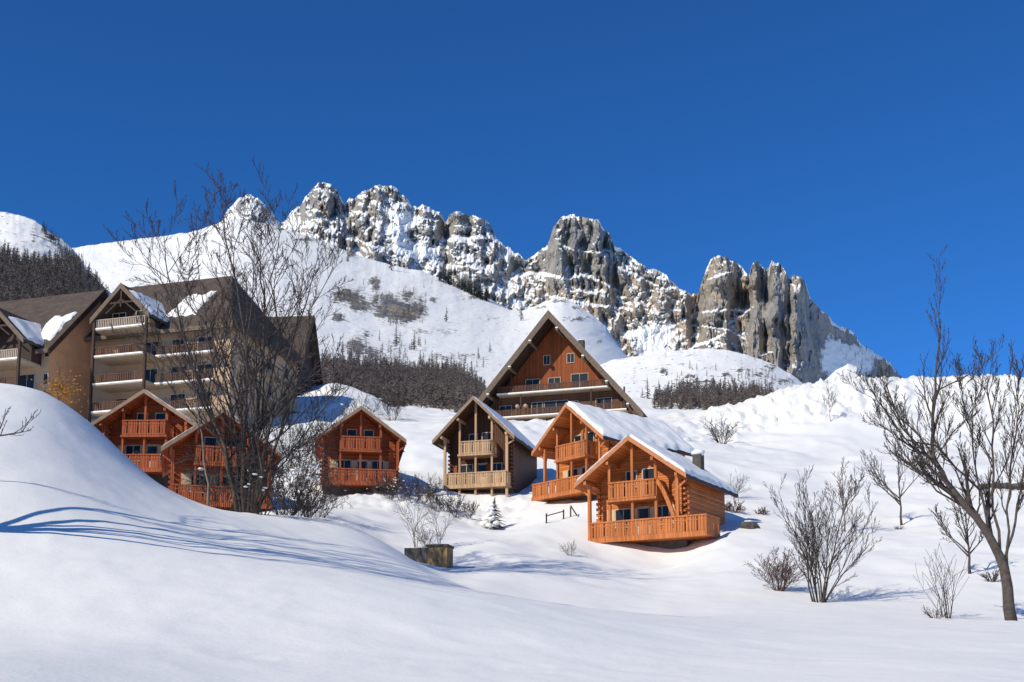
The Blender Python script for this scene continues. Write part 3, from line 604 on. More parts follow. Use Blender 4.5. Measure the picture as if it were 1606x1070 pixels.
for i, (p, Y, h, l) in enumerate([(460, 56, 2.2, 'snow-caught brush right of the big tree, nearest its trunk'), (484, 60, 1.4, 'low brush on the snow right of the big tree'), (240+10, 120, 3, 'brush in front of the large flats'), (470, 105, 4.5, 'snowy bush at the right foot of the flats'), (525, 118, 4.5, 'snowy bush behind the roof of the red chalet'), (560, 128, 4, 'bush on the snow ridge above the red chalet'), (500, 112, 4, 'dark bush between the flats and the red chalet'), (615, 135, 3.5, 'round bush at the right end of the snow ridge'), (445, 98, 5, 'tall brush behind the second chalet from the left')]):
    brush(p, Y, h, h*1.1, 130+i, l, 'brush', n=20, mc='twig', r0=.02, rmin=.013, snowy=14, lvl=2, nchild=(6, 4))

for i, (p, Y, h, l) in enumerate([(448, 45.2, 3.6, 'snow-caught brush just right of the big many-stemmed tree'), (352, 46.5, 3.0, 'brush between the big tree and the slim sapling'), (410, 43.6, 2.6, 'snowy brush at the foot of the big many-stemmed tree'), (500, 62, 3.2, 'sprawling snowy brush between the big tree and the lone red chalet')]):
    brush(p, Y, h, h*1.0, 180+i, l, 'brush', n=15, mc='twig', r0=.02, rmin=.007, snowy=6, lvl=3, nchild=(8, 6, 3), up=.05, spread=(25, 65))
# conifers
def conifer_mb(mb, b, H, W, r, snowmb=None, n=90, w=.10, trunk=True):
    if trunk: mb.tube([b, b+Vector((0, 0, H))], [H*.018, H*.003], 4)
    for i in range(n):
        t = (i+r.random())/n; z = H*(.08+.9*t); L = W*.5*(1-t)**.85*r.uniform(.6, 1.15)+.02*H*.3
        a = r.uniform(0, 6.283); d = Vector((math.cos(a), math.sin(a), 0)); s = Vector((-math.sin(a), math.cos(a), 0))
        p = b+Vector((0, 0, z)); q = p+d*L+Vector((0, 0, -L*r.uniform(.1, .45))); k = w*H*.5*(1-t*.6)
        m = p.lerp(q, .55)
        mb.add([p, m+s*k*.5+Vector((0, 0, -k*.2)), q, m-s*k*.5+Vector((0, 0, -k*.2))], [(0, 1, 2, 3)])
        if snowmb is not None and r.random() < .6:
            e = Vector((0, 0, .03*H)); snowmb.add([p+e, m+s*k*.4+e*.6, q+e*.7, m-s*k*.4+e*.6], [(0, 1, 2, 3)])
def larch_mb(mb, b, H, W, r, n=34):
    mb.tube([b, b+Vector((r.gauss(0, .02)*H, 0, H))], [H*.016, H*.003], 3)
    for i in range(n):
        t = (i+r.random())/n; z = H*(.12+.86*t); L = W*.5*(1-t)**.7*r.uniform(.6, 1.2)+.03*H
        a = r.uniform(0, 6.283); d = Vector((math.cos(a), math.sin(a), 0)); 
        p = b+Vector((0, 0, z)); q = p+d*L+Vector((0, 0, L*r.uniform(-.2, .5))); k = Vector((0, 0, H*.020))
        s = Vector((-d.y, d.x, 0))*H*.012
        mb.add([p-k, q, p+k], [(0, 1, 2)]); mb.add([p-s, q+k, p+s], [(0, 1, 2)])
def wood(name, label, sampler, n, H, seed, kind='larch', mat='larch'):
    r = random.Random(seed); mb = MB()
    for i in range(n):
        s = sampler(r)
        if s is None: continue
        h = H*r.uniform(.55, 1.15)
        if kind == 'larch': larch_mb(mb, s, h, h*.42, r)
        else: conifer_mb(mb, s, h, h*.4, r, n=36)
    o = mb.build(name, M[mat]); tag(o, label, 'wood', kind='stuff')
    return o
def samp(s, poly_x, top, bot, bias=1.0):
    def f(r):
        x = r.uniform(*poly_x); t = float(curve(top, x)); b = float(curve(bot, x))
        if b <= t: return None
        return on_sheet(s, x, t+(b-t)*r.random()**bias)-Vector((0, 0, .3))
    return f
wood('larch_wood', 'dark brown leafless wood on the slope behind the middle chalets', samp(mid, (505, 762), [(505, 580), (540, 577), (600, 582), (700, 590), (740, 600), (762, 636)], [(500, 640), (762, 660)]), 2300, 6.8, 301)
wood('larch_wood', 'narrow band of leafless wood below the rounded snowy hill', samp(hill, (1025, 1232), [(1025, 640), (1050, 630), (1100, 622), (1160, 626), (1200, 628), (1232, 640)], [(1025, 655), (1232, 655)]), 700, 6.0, 302)
wood('larch_wood', 'dark wood covering the hillside at the left edge', samp(lefth, (-40, 175), [(-40, 395), (20, 402), (60, 415), (100, 405), (120, 412), (150, 450), (175, 485)], [(-40, 500), (175, 540)]), 2600, 8, 303)
wood('conifer_belt', 'dark belt of firs on the ridge below the middle crags', samp(mid, (688, 765), [(688, 437), (765, 471)], [(688, 441), (765, 474)]), 90, 22, 304, 'c', 'conifer')
wood('conifer_belt', 'thin dark firs along the crest at the top of the left hill', samp(lefth, (64, 135), [(-20, 335), (64, 356), (130, 412)], [(-20, 338), (40, 348), (64, 362), (100, 400), (130, 435)]), 110, 6, 305, 'c', 'conifer')
def scat(r):
    L = [(545, 470, 18, 9), (600, 460, 30, 14), (640, 492, 18, 12), (560, 550, 25, 16), (610, 560, 30, 16), (680, 572, 40, 9), (720, 580, 30, 8), (650, 545, 30, 12), (555, 400, 14, 5), (480, 378, 30, 6), (460, 400, 60, 12), (620, 505, 20, 8), (655, 470, 40, 20)]
    x, y, a, b = r.choice(L); return on_sheet(mid, x+r.gauss(0, a*.6), y+r.gauss(0, b*.6))-Vector((0, 0, .5))
wood('scattered_larches', 'sparse leafless trees dotted among rocks on the middle snow slope', scat, 150, 6, 306)
def scat2(r):
    x, y = r.uniform(1060, 1250), r.uniform(578, 612); return on_sheet(hill, x, y)-Vector((0, 0, .3))
wood('scattered_scrub', 'sparse scrub dotted over the rounded snowy hill', scat2, 60, 3, 307)
def scat3(r):
    x = r.uniform(1290, 1420); y = float(curve(SKY, x)); q = r.random()
    j = int((x-332)/(1448-332)*1499); yy = y+q*50; by = float(curve(BASE, x)); i = int((yy-by)/(y-by)*459)
    return None if i < 0 or (x < 1350 and r.random() < .7) else Vector(P_mtn[min(i, 459), j])-Vector((0, 0, 1))
me_ = bpy.data.objects['rocky_mountain'].data; _b = np.empty(len(me_.vertices)*3, np.float32); me_.vertices.foreach_get('co', _b); P_mtn = _b.reshape(-1, 1500, 3)
wood('conifer_belt', 'shaded firs on the right-hand flank of the rocky mountain', scat3, 240, 10, 308, 'c', 'conifer')
# individual conifers
for i, (s, px, py, h, l) in enumerate([(mid, 817, 510, 24, 'lone dark fir on the white slope left of the steep-roofed lodge'), (mid, 614, 425, 34, 'lone fir on the ridge crest below the crags'),
        (mid, 700, 505, 18, 'small fir on the slope right of the rocky outcrop'), (mid, 622, 540, 16, 'fir at the upper edge of the leafless wood'), (mid, 650, 548, 15, 'fir right of the first above the leafless wood'),
        (mid, 768, 553, 10, 'small fir left of the steep roof'), (mid, 750, 562, 10, 'smallest fir on the slope above the wood'), (mid, 545, 411, 20, 'crooked fir high on the left ridge'), (hill, 1016, 634, 8, 'small fir at the right foot of the steep-roofed lodge'), (hill, 1034, 640, 8, 'small fir beside the band of wood'), (hill, 1008, 640, 6, 'tiny fir close to the right end of the steep roof')]):
    p = on_sheet(s, px, py); rt = empty('fir_tree', p); tag(rt, l, 'tree'); mb = MB(); h = h*.7 if s is mid else h
    conifer_mb(mb, Vector((0, 0, 0)), h, h*.42, random.Random(400+i), trunk=False, n=110); mb.build('crown', M['conifer'], rt)
    MB().tube([(0, 0, -.5), (0, 0, h*.9)], [h*.02, h*.004], 6).build('trunk', M['bark'], rt)
pc = on(776, 76, -.05); rt = empty('snowy_fir', pc); tag(rt, 'small snow-covered fir on the slope below the pale-trimmed chalet', 'tree')
mb = MB(); sb = MB(); conifer_mb(mb, Vector((0, 0, 0)), 2.2, 1.9, random.Random(450), None, 160, .16, False)
r = random.Random(9)
for i in range(34):
    t = r.random(); a = r.uniform(2.2, 5.2); q = .95*(1-t)*r.random()**.5; blob(sb, Vector((math.cos(a)*q-.15, math.sin(a)*q, 0.1+1.8*t)), .26*(1-.5*t), r)
mb.build('crown', M['conifer'], rt); sb.build('snow_load', M_ROOFSNOW, rt, True); MB().tube([(0, 0, -.2), (0, 0, 2.2)], [.07, .02], 6).build('trunk', M['bark'], rt)


# ------------------------------------------------------------------ buildings
def window(parent, x, z, w, h, y=0.0, mats=('frame', 'glass'), bars=1, side=None, shutter=None):
    """window on a wall facing -y (side=None) or on the +x wall (side=x of wall; then x means y)"""
    fr = MB(); t = .07
    def B(mb, a0, a1, z0, z1, d0, d1):
        if side is None: mb.box(a0, a1, y-d1, y-d0, z0, z1)
        else: mb.box(side+d0, side+d1, a0, a1, z0, z1)
    B(fr, x-w/2-t, x-w/2, z-t, z+h+t, .004, .07); B(fr, x+w/2, x+w/2+t, z-t, z+h+t, .004, .07)
    B(fr, x-w/2, x+w/2, z-t, z, .004, .09); B(fr, x-w/2, x+w/2, z+h, z+h+t, .004, .07)
    for k in range(bars):
        xx = x-w/2+w*(k+1)/(bars+1); B(fr, xx-.025, xx+.025, z, z+h, .004, .05)
    f = fr.build('window', M[mats[0]], parent)
    g = MB(); B(g, x-w/2, x+w/2, z, z+h, .003, .02); g.build('pane', M[mats[1]], f)
    if shutter:
        for sx in (-1, 1):
            s = MB(); a = x+sx*(w/2+t+.02); b = a+sx*w*.5
            B(s, min(a, b), max(a, b), z-.03, z+h+.03, .004, .05); s.build('shutter', M[shutter], parent)
    return f
def railing_mb(mb, x0, x1, y, z, h, slat=.15, gap=.025, th=.03, along='x', const=None, deco=True):
    def B(a0, a1, z0, z1, d=th):
        if along == 'x': mb.box(a0, a1, y-d/2, y+d/2, z0, z1)
        else: mb.box(y-d/2, y+d/2, a0, a1, z0, z1)
    B(x0, x1, z+h-.09, z+h, .11); B(x0, x1, z+.02, z+.12, .07); 
    if deco: B(x0, x1, z+h*.70, z+h*.76, .06)
    n = max(1, int((x1-x0)/(slat+gap))); st = (x1-x0)/n
    for i in range(n):
        a = x0+i*st
        if deco and i % 4 == 1:
            B(a, a+slat*.6, z+.12, z+h-.09); continue
        B(a, a+slat, z+.12, z+h-.09)
def roof_mb(mb, hw, tan, zr, y0, y1, th, lift=0.0):
    """gable roof slabs with ridge at zr (top), half width hw"""
    c = math.sqrt(1+tan*tan); t = th*c
    mb.prism([(-hw, zr-hw*tan-t), (0, zr-t), (hw, zr-hw*tan-t), (hw, zr-hw*tan), (0, zr), (-hw, zr-hw*tan)], y0, y1)
def snow_slab(name, parent, hw, tan, zr, y0, y1, th, side, seed, x_in=0.03, edge=.05, patch=None):
    nx, ny = 40, 60; u = np.linspace(0, 1, nx)[None]; w = np.linspace(0, 1, ny)[:, None]
    x = x_in+(hw-edge-x_in)*u+0*w; y = y0+(y1-y0)*w+0*u
    e = np.minimum.reduce([np.minimum(u, 1-u)*hw/.18+0*w, np.minimum(w, 1-w)*(y1-y0)/.14+0*u]); e = np.clip(e, 0, 1)
    x = x+(u > .9)*(.22*noise(y*1.1, y*0, seed)+.05)+(u <= .9)*0; y = y+(w < .1)*.05*noise(x*2, x*0, seed+2)
    t = th*np.sqrt(1-(1-e)**2)*(1+.35*fbm(x/1.8, y/1.5, 3, seed))
    if patch is not None: t = t*np.clip(patch(u, w), 0, 1)-.06*(patch(u, w) <= .02)
    z = zr-x*tan+t+.004
    # closed shell: top grid and bottom grid share borders
    me_v = []; me_f = []
    top = np.stack([side*x, y, z], -1).reshape(-1, 3).tolist(); bot = np.stack([side*x, y, zr-x*tan-.01+0*z], -1).reshape(-1, 3).tolist()
    n = nx*ny; me_v = top+bot
    for i in range(ny-1):
        for j in range(nx-1):
            a = i*nx+j; q = (a, a+1, a+nx+1, a+nx); me_f.append(q if side > 0 else q[::-1]); me_f.append(tuple(k+n for k in (q[::-1] if side > 0 else q)))
    ring = [j for j in range(nx)]+[i*nx+nx-1 for i in range(1, ny)]+[(ny-1)*nx+j for j in range(nx-2, -1, -1)]+[i*nx for i in range(ny-2, 0, -1)]
    for k in range(len(ring)):
        a, b = ring[k], ring[(k+1) % len(ring)]; me_f.append((b, a, a+n, b+n))
    mb = MB(); mb.add(me_v, me_f); return mb.build(name, M_ROOFSNOW, parent, True)

def chalet(apex, Y, b, label, wall='orange', trim='orange2', W=5.6, D=6.5, hw=3.5, slope=.715, F1=2.25, zr=5.8, fo=1.7, bo=.5, ub=1.45, lb=(-3.0, 3.0), snow=.22,
           side_x=None, arch=False, rail=None, winup=True, low='cream', stilts=False, snowth_l=.0, barge=None, posts_full=True, dark=None, seed=1):
    rail = rail or trim; barge = barge or ('orangeb' if trim[0] == 'o' else 'brownb')
    p = at(apex[0], apex[1], Y); rz = -R(b); off = Matrix.Rotation(rz, 3, 'Z') @ Vector((0, -fo, zr))
    root = empty('chalet', p-off, rz); tag(root, label, 'chalet')
    c = math.sqrt(1+slope**2); ez = lambda x, k=0: zr-abs(x)*slope-.2*c-k
    h = W/2
    # body
    MB().box(-h+.1, h-.1, .1, D-.1, -4, -.16).build('foundation', M['darkstone'], root)
    wl = MB(); wl.prism([(-h, -.15), (h, -.15), (h, ez(h, .01)), (0, ez(0, .01)), (-h, ez(h, .01))], 0, D)
    for k in range(int((ez(h)+.1)/.32)):       # crossing log ends at the corners
        zz = k*.32
        for sx in (-1, 1):
            wl.box(sx*(h+.09)-.07, sx*(h+.09)+.07, .03, .17, zz, zz+.16); wl.box(sx*(h-.1)-.07, sx*(h-.1)+.07, -.16, -.003, zz+.16, zz+.3)
    wl.build('wall', M[wall], root)
    # roof
    rf = MB(); roof_mb(rf, hw, slope, zr, -fo, D+bo, .16); rf = rf.build('roof', M['roofdk' if not dark else dark], root)
    for sx in (-1, 1):
        bg_ = MB(); t = .22*c
        poly = [(0, zr-t+.02), (0, zr+.03), (sx*hw, zr-hw*slope+.03), (sx*hw, zr-hw*slope-t+.02)]
        if sx > 0: poly = poly[::-1]
        bg_.prism(poly, -fo-.05, -fo-.003); bg_.build('barge_board', M[barge], rf)
        so = MB(); t0 = .16*c+.003; poly = [(sx*.02, zr-t0-.05), (sx*.02, zr-t0), (sx*(hw-.03), zr-t0-hw*slope), (sx*(hw-.03), zr-t0-hw*slope-.05)]
        if sx > 0: poly = poly[::-1]
        so.prism(poly, -fo+.02, D+bo-.05); so.build('soffit', M[wall], rf)
    if snow:
        snow_slab('snow', rf, hw, slope, zr, -fo-.04, D+bo-.02, snow, 1, seed)
        snow_slab('snow', rf, hw, slope, zr, -fo-.04, D+bo-.02, max(snow*.8, .06), -1, seed+5)
    # purlins
    for x in (-h-.05, -h*.5, h*.5, h+.05):
        MB().box(x-.08, x+.08, -fo+.05, -.003, ez(x, .27), ez(x, .07)).build('purlin', M[trim], root)
    yb = -1.35
    # lower balcony
    x0, x1 = lb; fl = MB().box(x0, x1, yb-.12, -.003, -.14, 0); 
    fl.box(x0, x1, yb-.16, yb-.123, -.2, .06)
    fl = fl.build('balcony_floor', M[trim], root)
    ra = MB(); railing_mb(ra, x0, x1, yb-.05, 0, 1.02); railing_mb(ra, yb+.01, -.05, x0+.06, 0, 1.02, along='y'); railing_mb(ra, yb+.01, (.6 if x1 > h+.5 else -.05), x1-.06, 0, 1.02, along='y'); ra.build('railing', M[rail], fl)
    if x1 > h+.5: MB().box(h+.003, x1, 0, 2.2, -.14, 0).build('terrace_floor', M[trim], root)
    # upper balcony
    fu = MB().box(-ub-.1, ub+.1, yb-.1, -.003, F1-.14, F1).build('balcony_floor', M[trim], root)
    ra = MB(); railing_mb(ra, -ub, ub, yb-.04, F1, 1.02); railing_mb(ra, yb+.01, -.05, -ub, F1, 1.02, along='y'); railing_mb(ra, yb+.01, -.05, ub, F1, 1.02, along='y'); ra.build('railing', M[rail], fu)
    zb = -.14 if not stilts else -3
    for x in (-ub, 0, ub):
        MB().box(x-.075, x+.075, yb+.08, yb+.22, zb, ez(x, .05)).build('post', M[trim], root)
    for x in (-h+.05, h-.05):
        MB().box(x-.09, x+.09, yb+.05, yb+.22, zb, ez(x, .25)).build('post', M[trim], root)
    # pillar walls at the front corners
    MB().box(h-.62, h-.18, -.32, -.18, 0, ez(h-.2, .15)).build('pilaster', M[wall], root)
    if arch:
        for sx in (1,):
            mb = MB(); pts = [Vector((ub+.05+t*(h-.3-ub), yb+.15, F1+.95-1.3*t-1.0*t*t)) for t in [i/8 for i in range(9)]]
            for i in range(8): mb.bar(pts[i], pts[i+1]+(pts[i+1]-pts[i])*.05, .16, .22)
            mb.build('curved_brace', M[trim], root)
    for sx in (-1, 1):
        MB().bar((sx*(h-.1), yb+.13, ez(h, 1.0)), (sx*(h+.5), yb+.13, ez(h+.5, .15)), .1).build('brace', M[trim], root)
    # openings
    if winup:
        for sx in (-1, 1): window(root, sx*.62, F1+1.0, .62, .75, bars=0)
    else:
        window(root, .55, F1+.05, .8, 1.8, bars=0); window(root, -.6, F1+.9, .6, .9, bars=0)
    window(root, -1.15, .85, .95, 1.0, shutter=low); window(root, 1.3, .85, .8, 1.0, shutter=low)
    dr = MB().box(-.25, .55, -.05, -.003, .02, 1.95).build('door', M['frame'], root); MB().box(-.13, .43, -.07, -.052, .9, 1.8).build('pane', M['glass'], dr)
    if side_x is not None:
        for yy in side_x: window(root, yy, .9, .7, .9, side=h, bars=0)
    return root

c1 = chalet((985, 684), 66, 31, 'nearest orange timber chalet with long terrace railing and snow on its roof', lb=(-2.75, 4.55), D=6.0, snow=.24, arch=True, side_x=(), winup=False, seed=11, W=5.6)
c2 = chalet((888, 633), 79, 50, 'orange chalet with thick roof snow directly behind the nearest one', lb=(-3.9, 3.0), W=5.6, D=7.2, hw=3.6, slope=.8, F1=2.35, zr=6.1, snow=.30, winup=False, seed=21)
c3 = chalet((742, 621), 88, 17, 'dark brown chalet with pale balcony boards and pale posts on stilts', wall='brown', trim='pale', rail='pale', W=5.1, D=7, hw=3.3, slope=1.0, F1=2.45, zr=6.85, fo=1.9, ub=1.3, lb=(-2.5, 2.5), snow=.08, winup=False, stilts=True, low='redbrown', seed=31, barge='barge')
c4 = chalet((567, 637), 84, -9, 'red timber chalet with full-width red balcony, second of the upright middle pair', wall='red', trim='red2', W=5.5, D=6.5, hw=3.3, slope=.73, F1=2.4, zr=5.6, snow=.07, lb=(-2.65, 2.65), low='cream', seed=41, barge='barge')
c4['label'] = 'red timber chalet standing alone between the big bare tree and the pale-trimmed chalet'
c5 = chalet((226, 611), 76, 2, 'red chalet with paired attic windows in front of the flats, partly behind the mound', wall='red', trim='red2', W=5.6, D=6.5, hw=3.55, slope=.66, F1=2.3, zr=5.3, snow=.07, lb=(-2.7, 2.7), low='cream', seed=51, barge='barge')
c6 = chalet((351, 640), 66, -16, 'red chalet right behind the big many-stemmed tree', wall='red', trim='red2', rail='red2', W=5.5, D=6.5, hw=3.35, slope=.74, F1=2.3, zr=5.5, snow=.08, lb=(-2.7, 2.9), low='cream', seed=61, barge='barge')
c7 = chalet((70, 613), 72, -24, 'chalet of which only a dark roof slope shows behind the mound', wall='brown', trim='brown', W=5.5, D=6.5, hw=3.6, slope=.7, F1=2.3, zr=5.4, snow=0, lb=(-2.7, 2.7), low='redbrown', seed=71)
# chimney on the nearest chalet
ch = MB().box(1.2, 1.75, 4.9, 5.45, 4.0, 5.75).build('chimney', M['darkstone'], c1); m_ = MB(); blob(m_, Vector((1.47, 5.17, 5.85)), .42, random.Random(3), 10, .6); m_.build('snow_cap', M_ROOFSNOW, ch, True)

# ---- big blocks
def balcony(root, x0, x1, z, y, dep, mat_floor='slab', rail='balc', h=1.0, snow=True):
    b = MB().box(x0, x1, y-dep, y-.003, z-.22, z).build('balcony_slab', M[mat_floor], root)
    r = MB(); railing_mb(r, x0+.04, x1-.04, y-dep+.06, z, h, .12, .10, deco=False); r.build('railing', M[rail], b)
    if snow:
        MB().box(x0-.02, x1+.02, y-dep-.05, y-dep-.003, z-.1, z+.06).build('snow_lip', M_ROOFSNOW, b)
    return b
# steep-roofed lodge
Yl = 160; bl = 17; Hs = 1.17; zrL = 17.0; foL = 3.5
pl = at(860, 487, Yl); rz = -R(bl)
lod = empty('lodge', pl-Matrix.Rotation(rz, 3, 'Z') @ Vector((0, -foL, zrL)), rz); tag(lod, 'large steep-roofed timber lodge with balconies on the slope behind the chalets', 'lodge')
MB().prism([(-11.8, 0), (11.8, 0), (11.8, zrL-11.8*Hs-1.0), (0, zrL-1.0), (-11.8, zrL-11.8*Hs-1.0)], 0, 16).build('wall', M['gable'], lod)
MB().prism([(-11.6, 0), (11.6, 0), (11.6, 2.3), (8.45, 6.0), (-8.45, 6.0), (-11.6, 2.3)], -.22, -.006).build('lower_wall', M['balc'], lod)
rf = MB(); roof_mb(rf, 13.2, Hs, zrL, -foL, 17, .45); rf = rf.build('roof', M['roof'], lod)
for sx in (-1, 1):
    t = .75*1.5; poly = [(0, zrL-t), (0, zrL+.05), (sx*13.25, zrL-13.25*Hs+.05), (sx*13.25, zrL-13.25*Hs-t)]
    MB().prism(poly if sx < 0 else poly[::-1], -foL-.12, -foL-.003).build('barge_board', M['greywood'], rf)
    poly = [(0, zrL-.8), (0, zrL-.72), (sx*13.1, zrL-13.1*Hs-.72), (sx*13.1, zrL-13.1*Hs-.8)]
    MB().prism(poly if sx < 0 else poly[::-1], -foL+.02, -.003).build('soffit', M['dkwood'], rf)
for x in (1.3, -2.6, 5.0, -5.6, 8.3, -8.8, 11.2):
    zz = zrL-abs(x)*Hs-1.3
    q = MB().box(x-.16, x+.16, -foL-.5, -.003, zz-.3, zz).build('purlin', M['greywood'], lod)
    MB().box(x-.17, x+.17, -foL-.53, -foL-.1, zz+.003, zz+.16).build('snow_cap', M_ROOFSNOW, q)
zf = [5.9, 2.5]
balcony(lod, -8.1, 8.3, zf[0], 0, 1.9, rail='balc'); balcony(lod, -10.3, 10.6, zf[1], 0, 1.9, rail='balc')
for x, z, w, h in ((-1.2, 10.2, .9, 1.3), (2.3, 10.2, 1.0, 1.3), (-3.3, 6.05, 2.0, 2.1), (-.1, 6.05, 1.7, 2.1), (3.6, 6.05, 2.4, 2.4)): window(lod, x, z, w, h, y=0)
for x, z, w, h in ((-7.3, 2.9, 1.7, 1.6), (0.2, 2.6, 3.4, 2.1), (2.9, 2.9, .9, 1.6), (7.1, 2.8, 2.2, 1.8), (-2.6, 2.6, 1.5, 2.1)): window(lod, x, z, w, h, y=-.22)
for x in (-6.0, -8.0, 8.2): MB().box(x-.11, x+.11, -1.75, -1.55, zf[0]+.003, min(zrL-abs(x)*Hs-1.4, 9.6)).build('post', M['dkwood'], lod)
for x in (-8.5, -4.6, 5.6, 10.3): MB().box(x-.11, x+.11, -1.75, -1.55, zf[1]+.003, zf[0]-.225).build('post', M['dkwood'], lod)
for sx, x in ((-1, -4.2), (-1, -3.0)): 
    m_ = MB(); blob(m_, Vector((x-.8, -2.0, 3.9)), .35, random.Random(8), 8, .8); m_.build('lamp_globe', M['slab'], lod, True)
    MB().tube([(x-.8, -1.85, 2.5), (x-.8, -1.95, 3.7)], [.05, .05], 6).build('lamp_post', M['dkwood'], lod)
for i in (0,):
    c_ = MB().box(2.9, 3.7, 2, 3.0, 10, 14.0).build('chimney', M['darkstone'], lod); MB().box(2.85, 3.75, 1.95, 3.05, 14.003, 14.12).build('snow_cap', M_ROOFSNOW, c_)
MB().box(-12, 12, -2, 14, -6, -.01).build('foundation', M['concrete'], lod)
# struts along the right foot of the roof
for k in range(4): MB().bar((10.3+k*.45, -1.0, 4.4-k*1.0), (12.4, -1.0, 1.6-k*.5), .2).build('strut', M['pale'], lod)

def block(name, eave, Y, b, L, D, H, rise, label, hip=0, wallm='stucco', endm='ochre', fo=1.1, eo=.8, floors=(), x0=0, dormers=(), end_dark=0.0, plain_front=False, roofm='roof'):
    """long gabled block. eave = pixel of the front-left eave corner of the roof; x runs right along the facade."""
    p = at(eave[0], eave[1], Y); rz = -R(b)
    hd = D/2; T = rise/(hd+fo)
    root = empty(name, p-Matrix.Rotation(rz, 3, 'Z') @ Vector((0, 0, H)), rz); tag(root, label, 'flats')
    # local: front eave at y=0,z=H ; wall front at y=fo
    zt = lambda y: H+T*min(y, 2*(hd+fo)-y)
    y0, y1 = fo, fo+D; th = .35
    MB().box(eo, L-eo, y0, y1, 0, zt(y0)-th-.3).build('wall', M[wallm], root)
    top = [(y0, zt(y0)-th-.29), (y1, zt(y0)-th-.29), (y1, zt(y0)-th-.28), ((y0+y1)/2, zt((y0+y1)/2)-th*1.6), (y0, zt(y0)-th-.28)]
    g = MB(); g.prismx(top, eo+.01, (L-eo-.01) if not hip else eo+.5); g.build('gable_wall', M[endm], root)
    if endm != wallm: MB().box(L-eo+.003, L-eo+.05, y0+.05, y1, 0, zt(y0)-th-.3).build('end_wall', M[endm], root)
    r = MB()
    if hip:
        W_ = 2*(hd+fo); k = th*1.4; a_ = [(0, 0, H), (0, W_/2, H+rise), (0, W_, H), (L-hip, W_/2, H+rise), (L, 0, H), (L, W_, H)]
        a_ = a_+[(x, y, z-k) for x, y, z in a_]
        r.add(a_, [(0, 4, 3, 1), (1, 3, 5, 2), (4, 5, 3), (6, 7, 9, 10), (7, 8, 11, 9), (10, 9, 11), (0, 6, 10, 4), (4, 10, 11, 5), (5, 11, 8, 2), (0, 1, 7, 6), (1, 2, 8, 7)])
    else: r.prismx([(0, H), (hd+fo, H+rise), (2*(hd+fo), H), (2*(hd+fo), H-th*1.4), (hd+fo, H+rise-th*1.5), (0, H-th*1.4)][::-1], 0, L)
    rf = r.build('roof', M[roofm], root)
    for xx, nm in (((L+.003, 'barge_board'), (-.1, 'barge_board')) if not hip else ((-.1, 'barge_board'),)):
        r = MB(); r.prismx([(0, H+.05), (hd+fo, H+rise+.05), (2*(hd+fo), H+.05), (2*(hd+fo), H-th*2), (hd+fo, H+rise-th*2.2), (0, H-th*2)][::-1], xx, xx+.1); r.build(nm, M['greywood'] if xx < 0 else M['dkwood'], rf)
    MB().box(.02, L-.02, -.12, -.003, H-.42, H+.02).build('eave_board', M['greywood'], rf)
    return root, rf, dict(L=L, y0=y0, H=H, T=T, hd=hd, fo=fo, rise=rise, eo=eo)
def cross_gable(root, xc, w, zr, slope, front, back, z_floor, zlow, snow_side=None, seed=1, patch=None, th=.25):
    """gabled bay projecting from the facade: apex at (xc, front, zr)"""
    hwid = w/2; r = MB(); c = math.sqrt(1+slope**2); t = th*c
    P = [(xc-hwid, zr-hwid*slope-t), (xc, zr-t), (xc+hwid, zr-hwid*slope-t), (xc+hwid, zr-hwid*slope), (xc, zr), (xc-hwid, zr-hwid*slope)]
    r.prism(P, front, back); rf = r.build('bay_roof', M['roof'], root)
    for sx in (-1, 1):
        t = .42*c; poly = [(xc, zr-t), (xc, zr+.04), (xc+sx*(hwid+.03), zr-hwid*slope+.04), (xc+sx*(hwid+.03), zr-hwid*slope-t)]
        MB().prism(poly if sx < 0 else poly[::-1], front-.1, front-.003).build('barge_board', M['greywood'], rf)
    # timber truss
    tr = MB(); zz = zr-hwid*slope*.55
    tr.bar((xc-hwid*.55, front+.15, zz-.1), (xc+hwid*.55, front+.15, zz-.1), .2); tr.bar((xc, front+.15, zz-.6), (xc, front+.15, zr-.5), .2)
    tr.bar((xc-hwid*.5, front+.15, zz-1.2), (xc, front+.15, zz+.3), .15); tr.bar((xc+hwid*.5, front+.15, zz-1.2), (xc, front+.15, zz+.3), .15)
    tr.build('truss', M['dkwood'], root)
    g = MB().prism([(xc-hwid+.5, z_floor), (xc+hwid-.5, z_floor), (xc+hwid-.5, zr-hwid*slope-.05), (xc, zr-.6), (xc-hwid+.5, zr-hwid*slope-.05)], front+1.9, back-.1); g.build('gable_wall', M['dkwood'], root)
    if snow_side:
        o = snow_slab('snow', rf, hwid, slope, zr, front+.1, back-.3, .3, snow_side, seed, patch=patch); o.location.x = xc
    return rf
# flats B (centre of the left group)
H = 14.5
fb, rfb, q = block('flats', (123, 531), 128, 17, 19.5, 15.5, H, 8.9, 'tall cream flats with brown hipped roof behind the big bare tree', hip=5.6, endm='stucco', wallm='stucco')
zr_ = H+8.0
cross_gable(fb, 7.0, 7.4, H+4.9, 1.0, -2.4, 5.6, H+.2, 0, 1, 91, patch=lambda u, w: (sstep(.02, .15, w)*sstep(.15, .3, u+.3*w)*(1-.0*u)))
fl_z = [H+.1, H-3.0, H-6.1, H-9.2]
for k, z in enumerate(fl_z):
    balcony(fb, 3.6, 10.4, z, q['y0'], 3.3, rail='slab' if k == 0 else 'balc')
    if k: balcony(fb, 10.45, 17.6, z, q['y0'], 1.6, rail='balc')
for x in (3.7, 10.3): MB().box(x-.13, x+.13, -2.35, -2.1, 0, H+1.0).build('post', M['dkwood'], fb)
yw = q['y0']
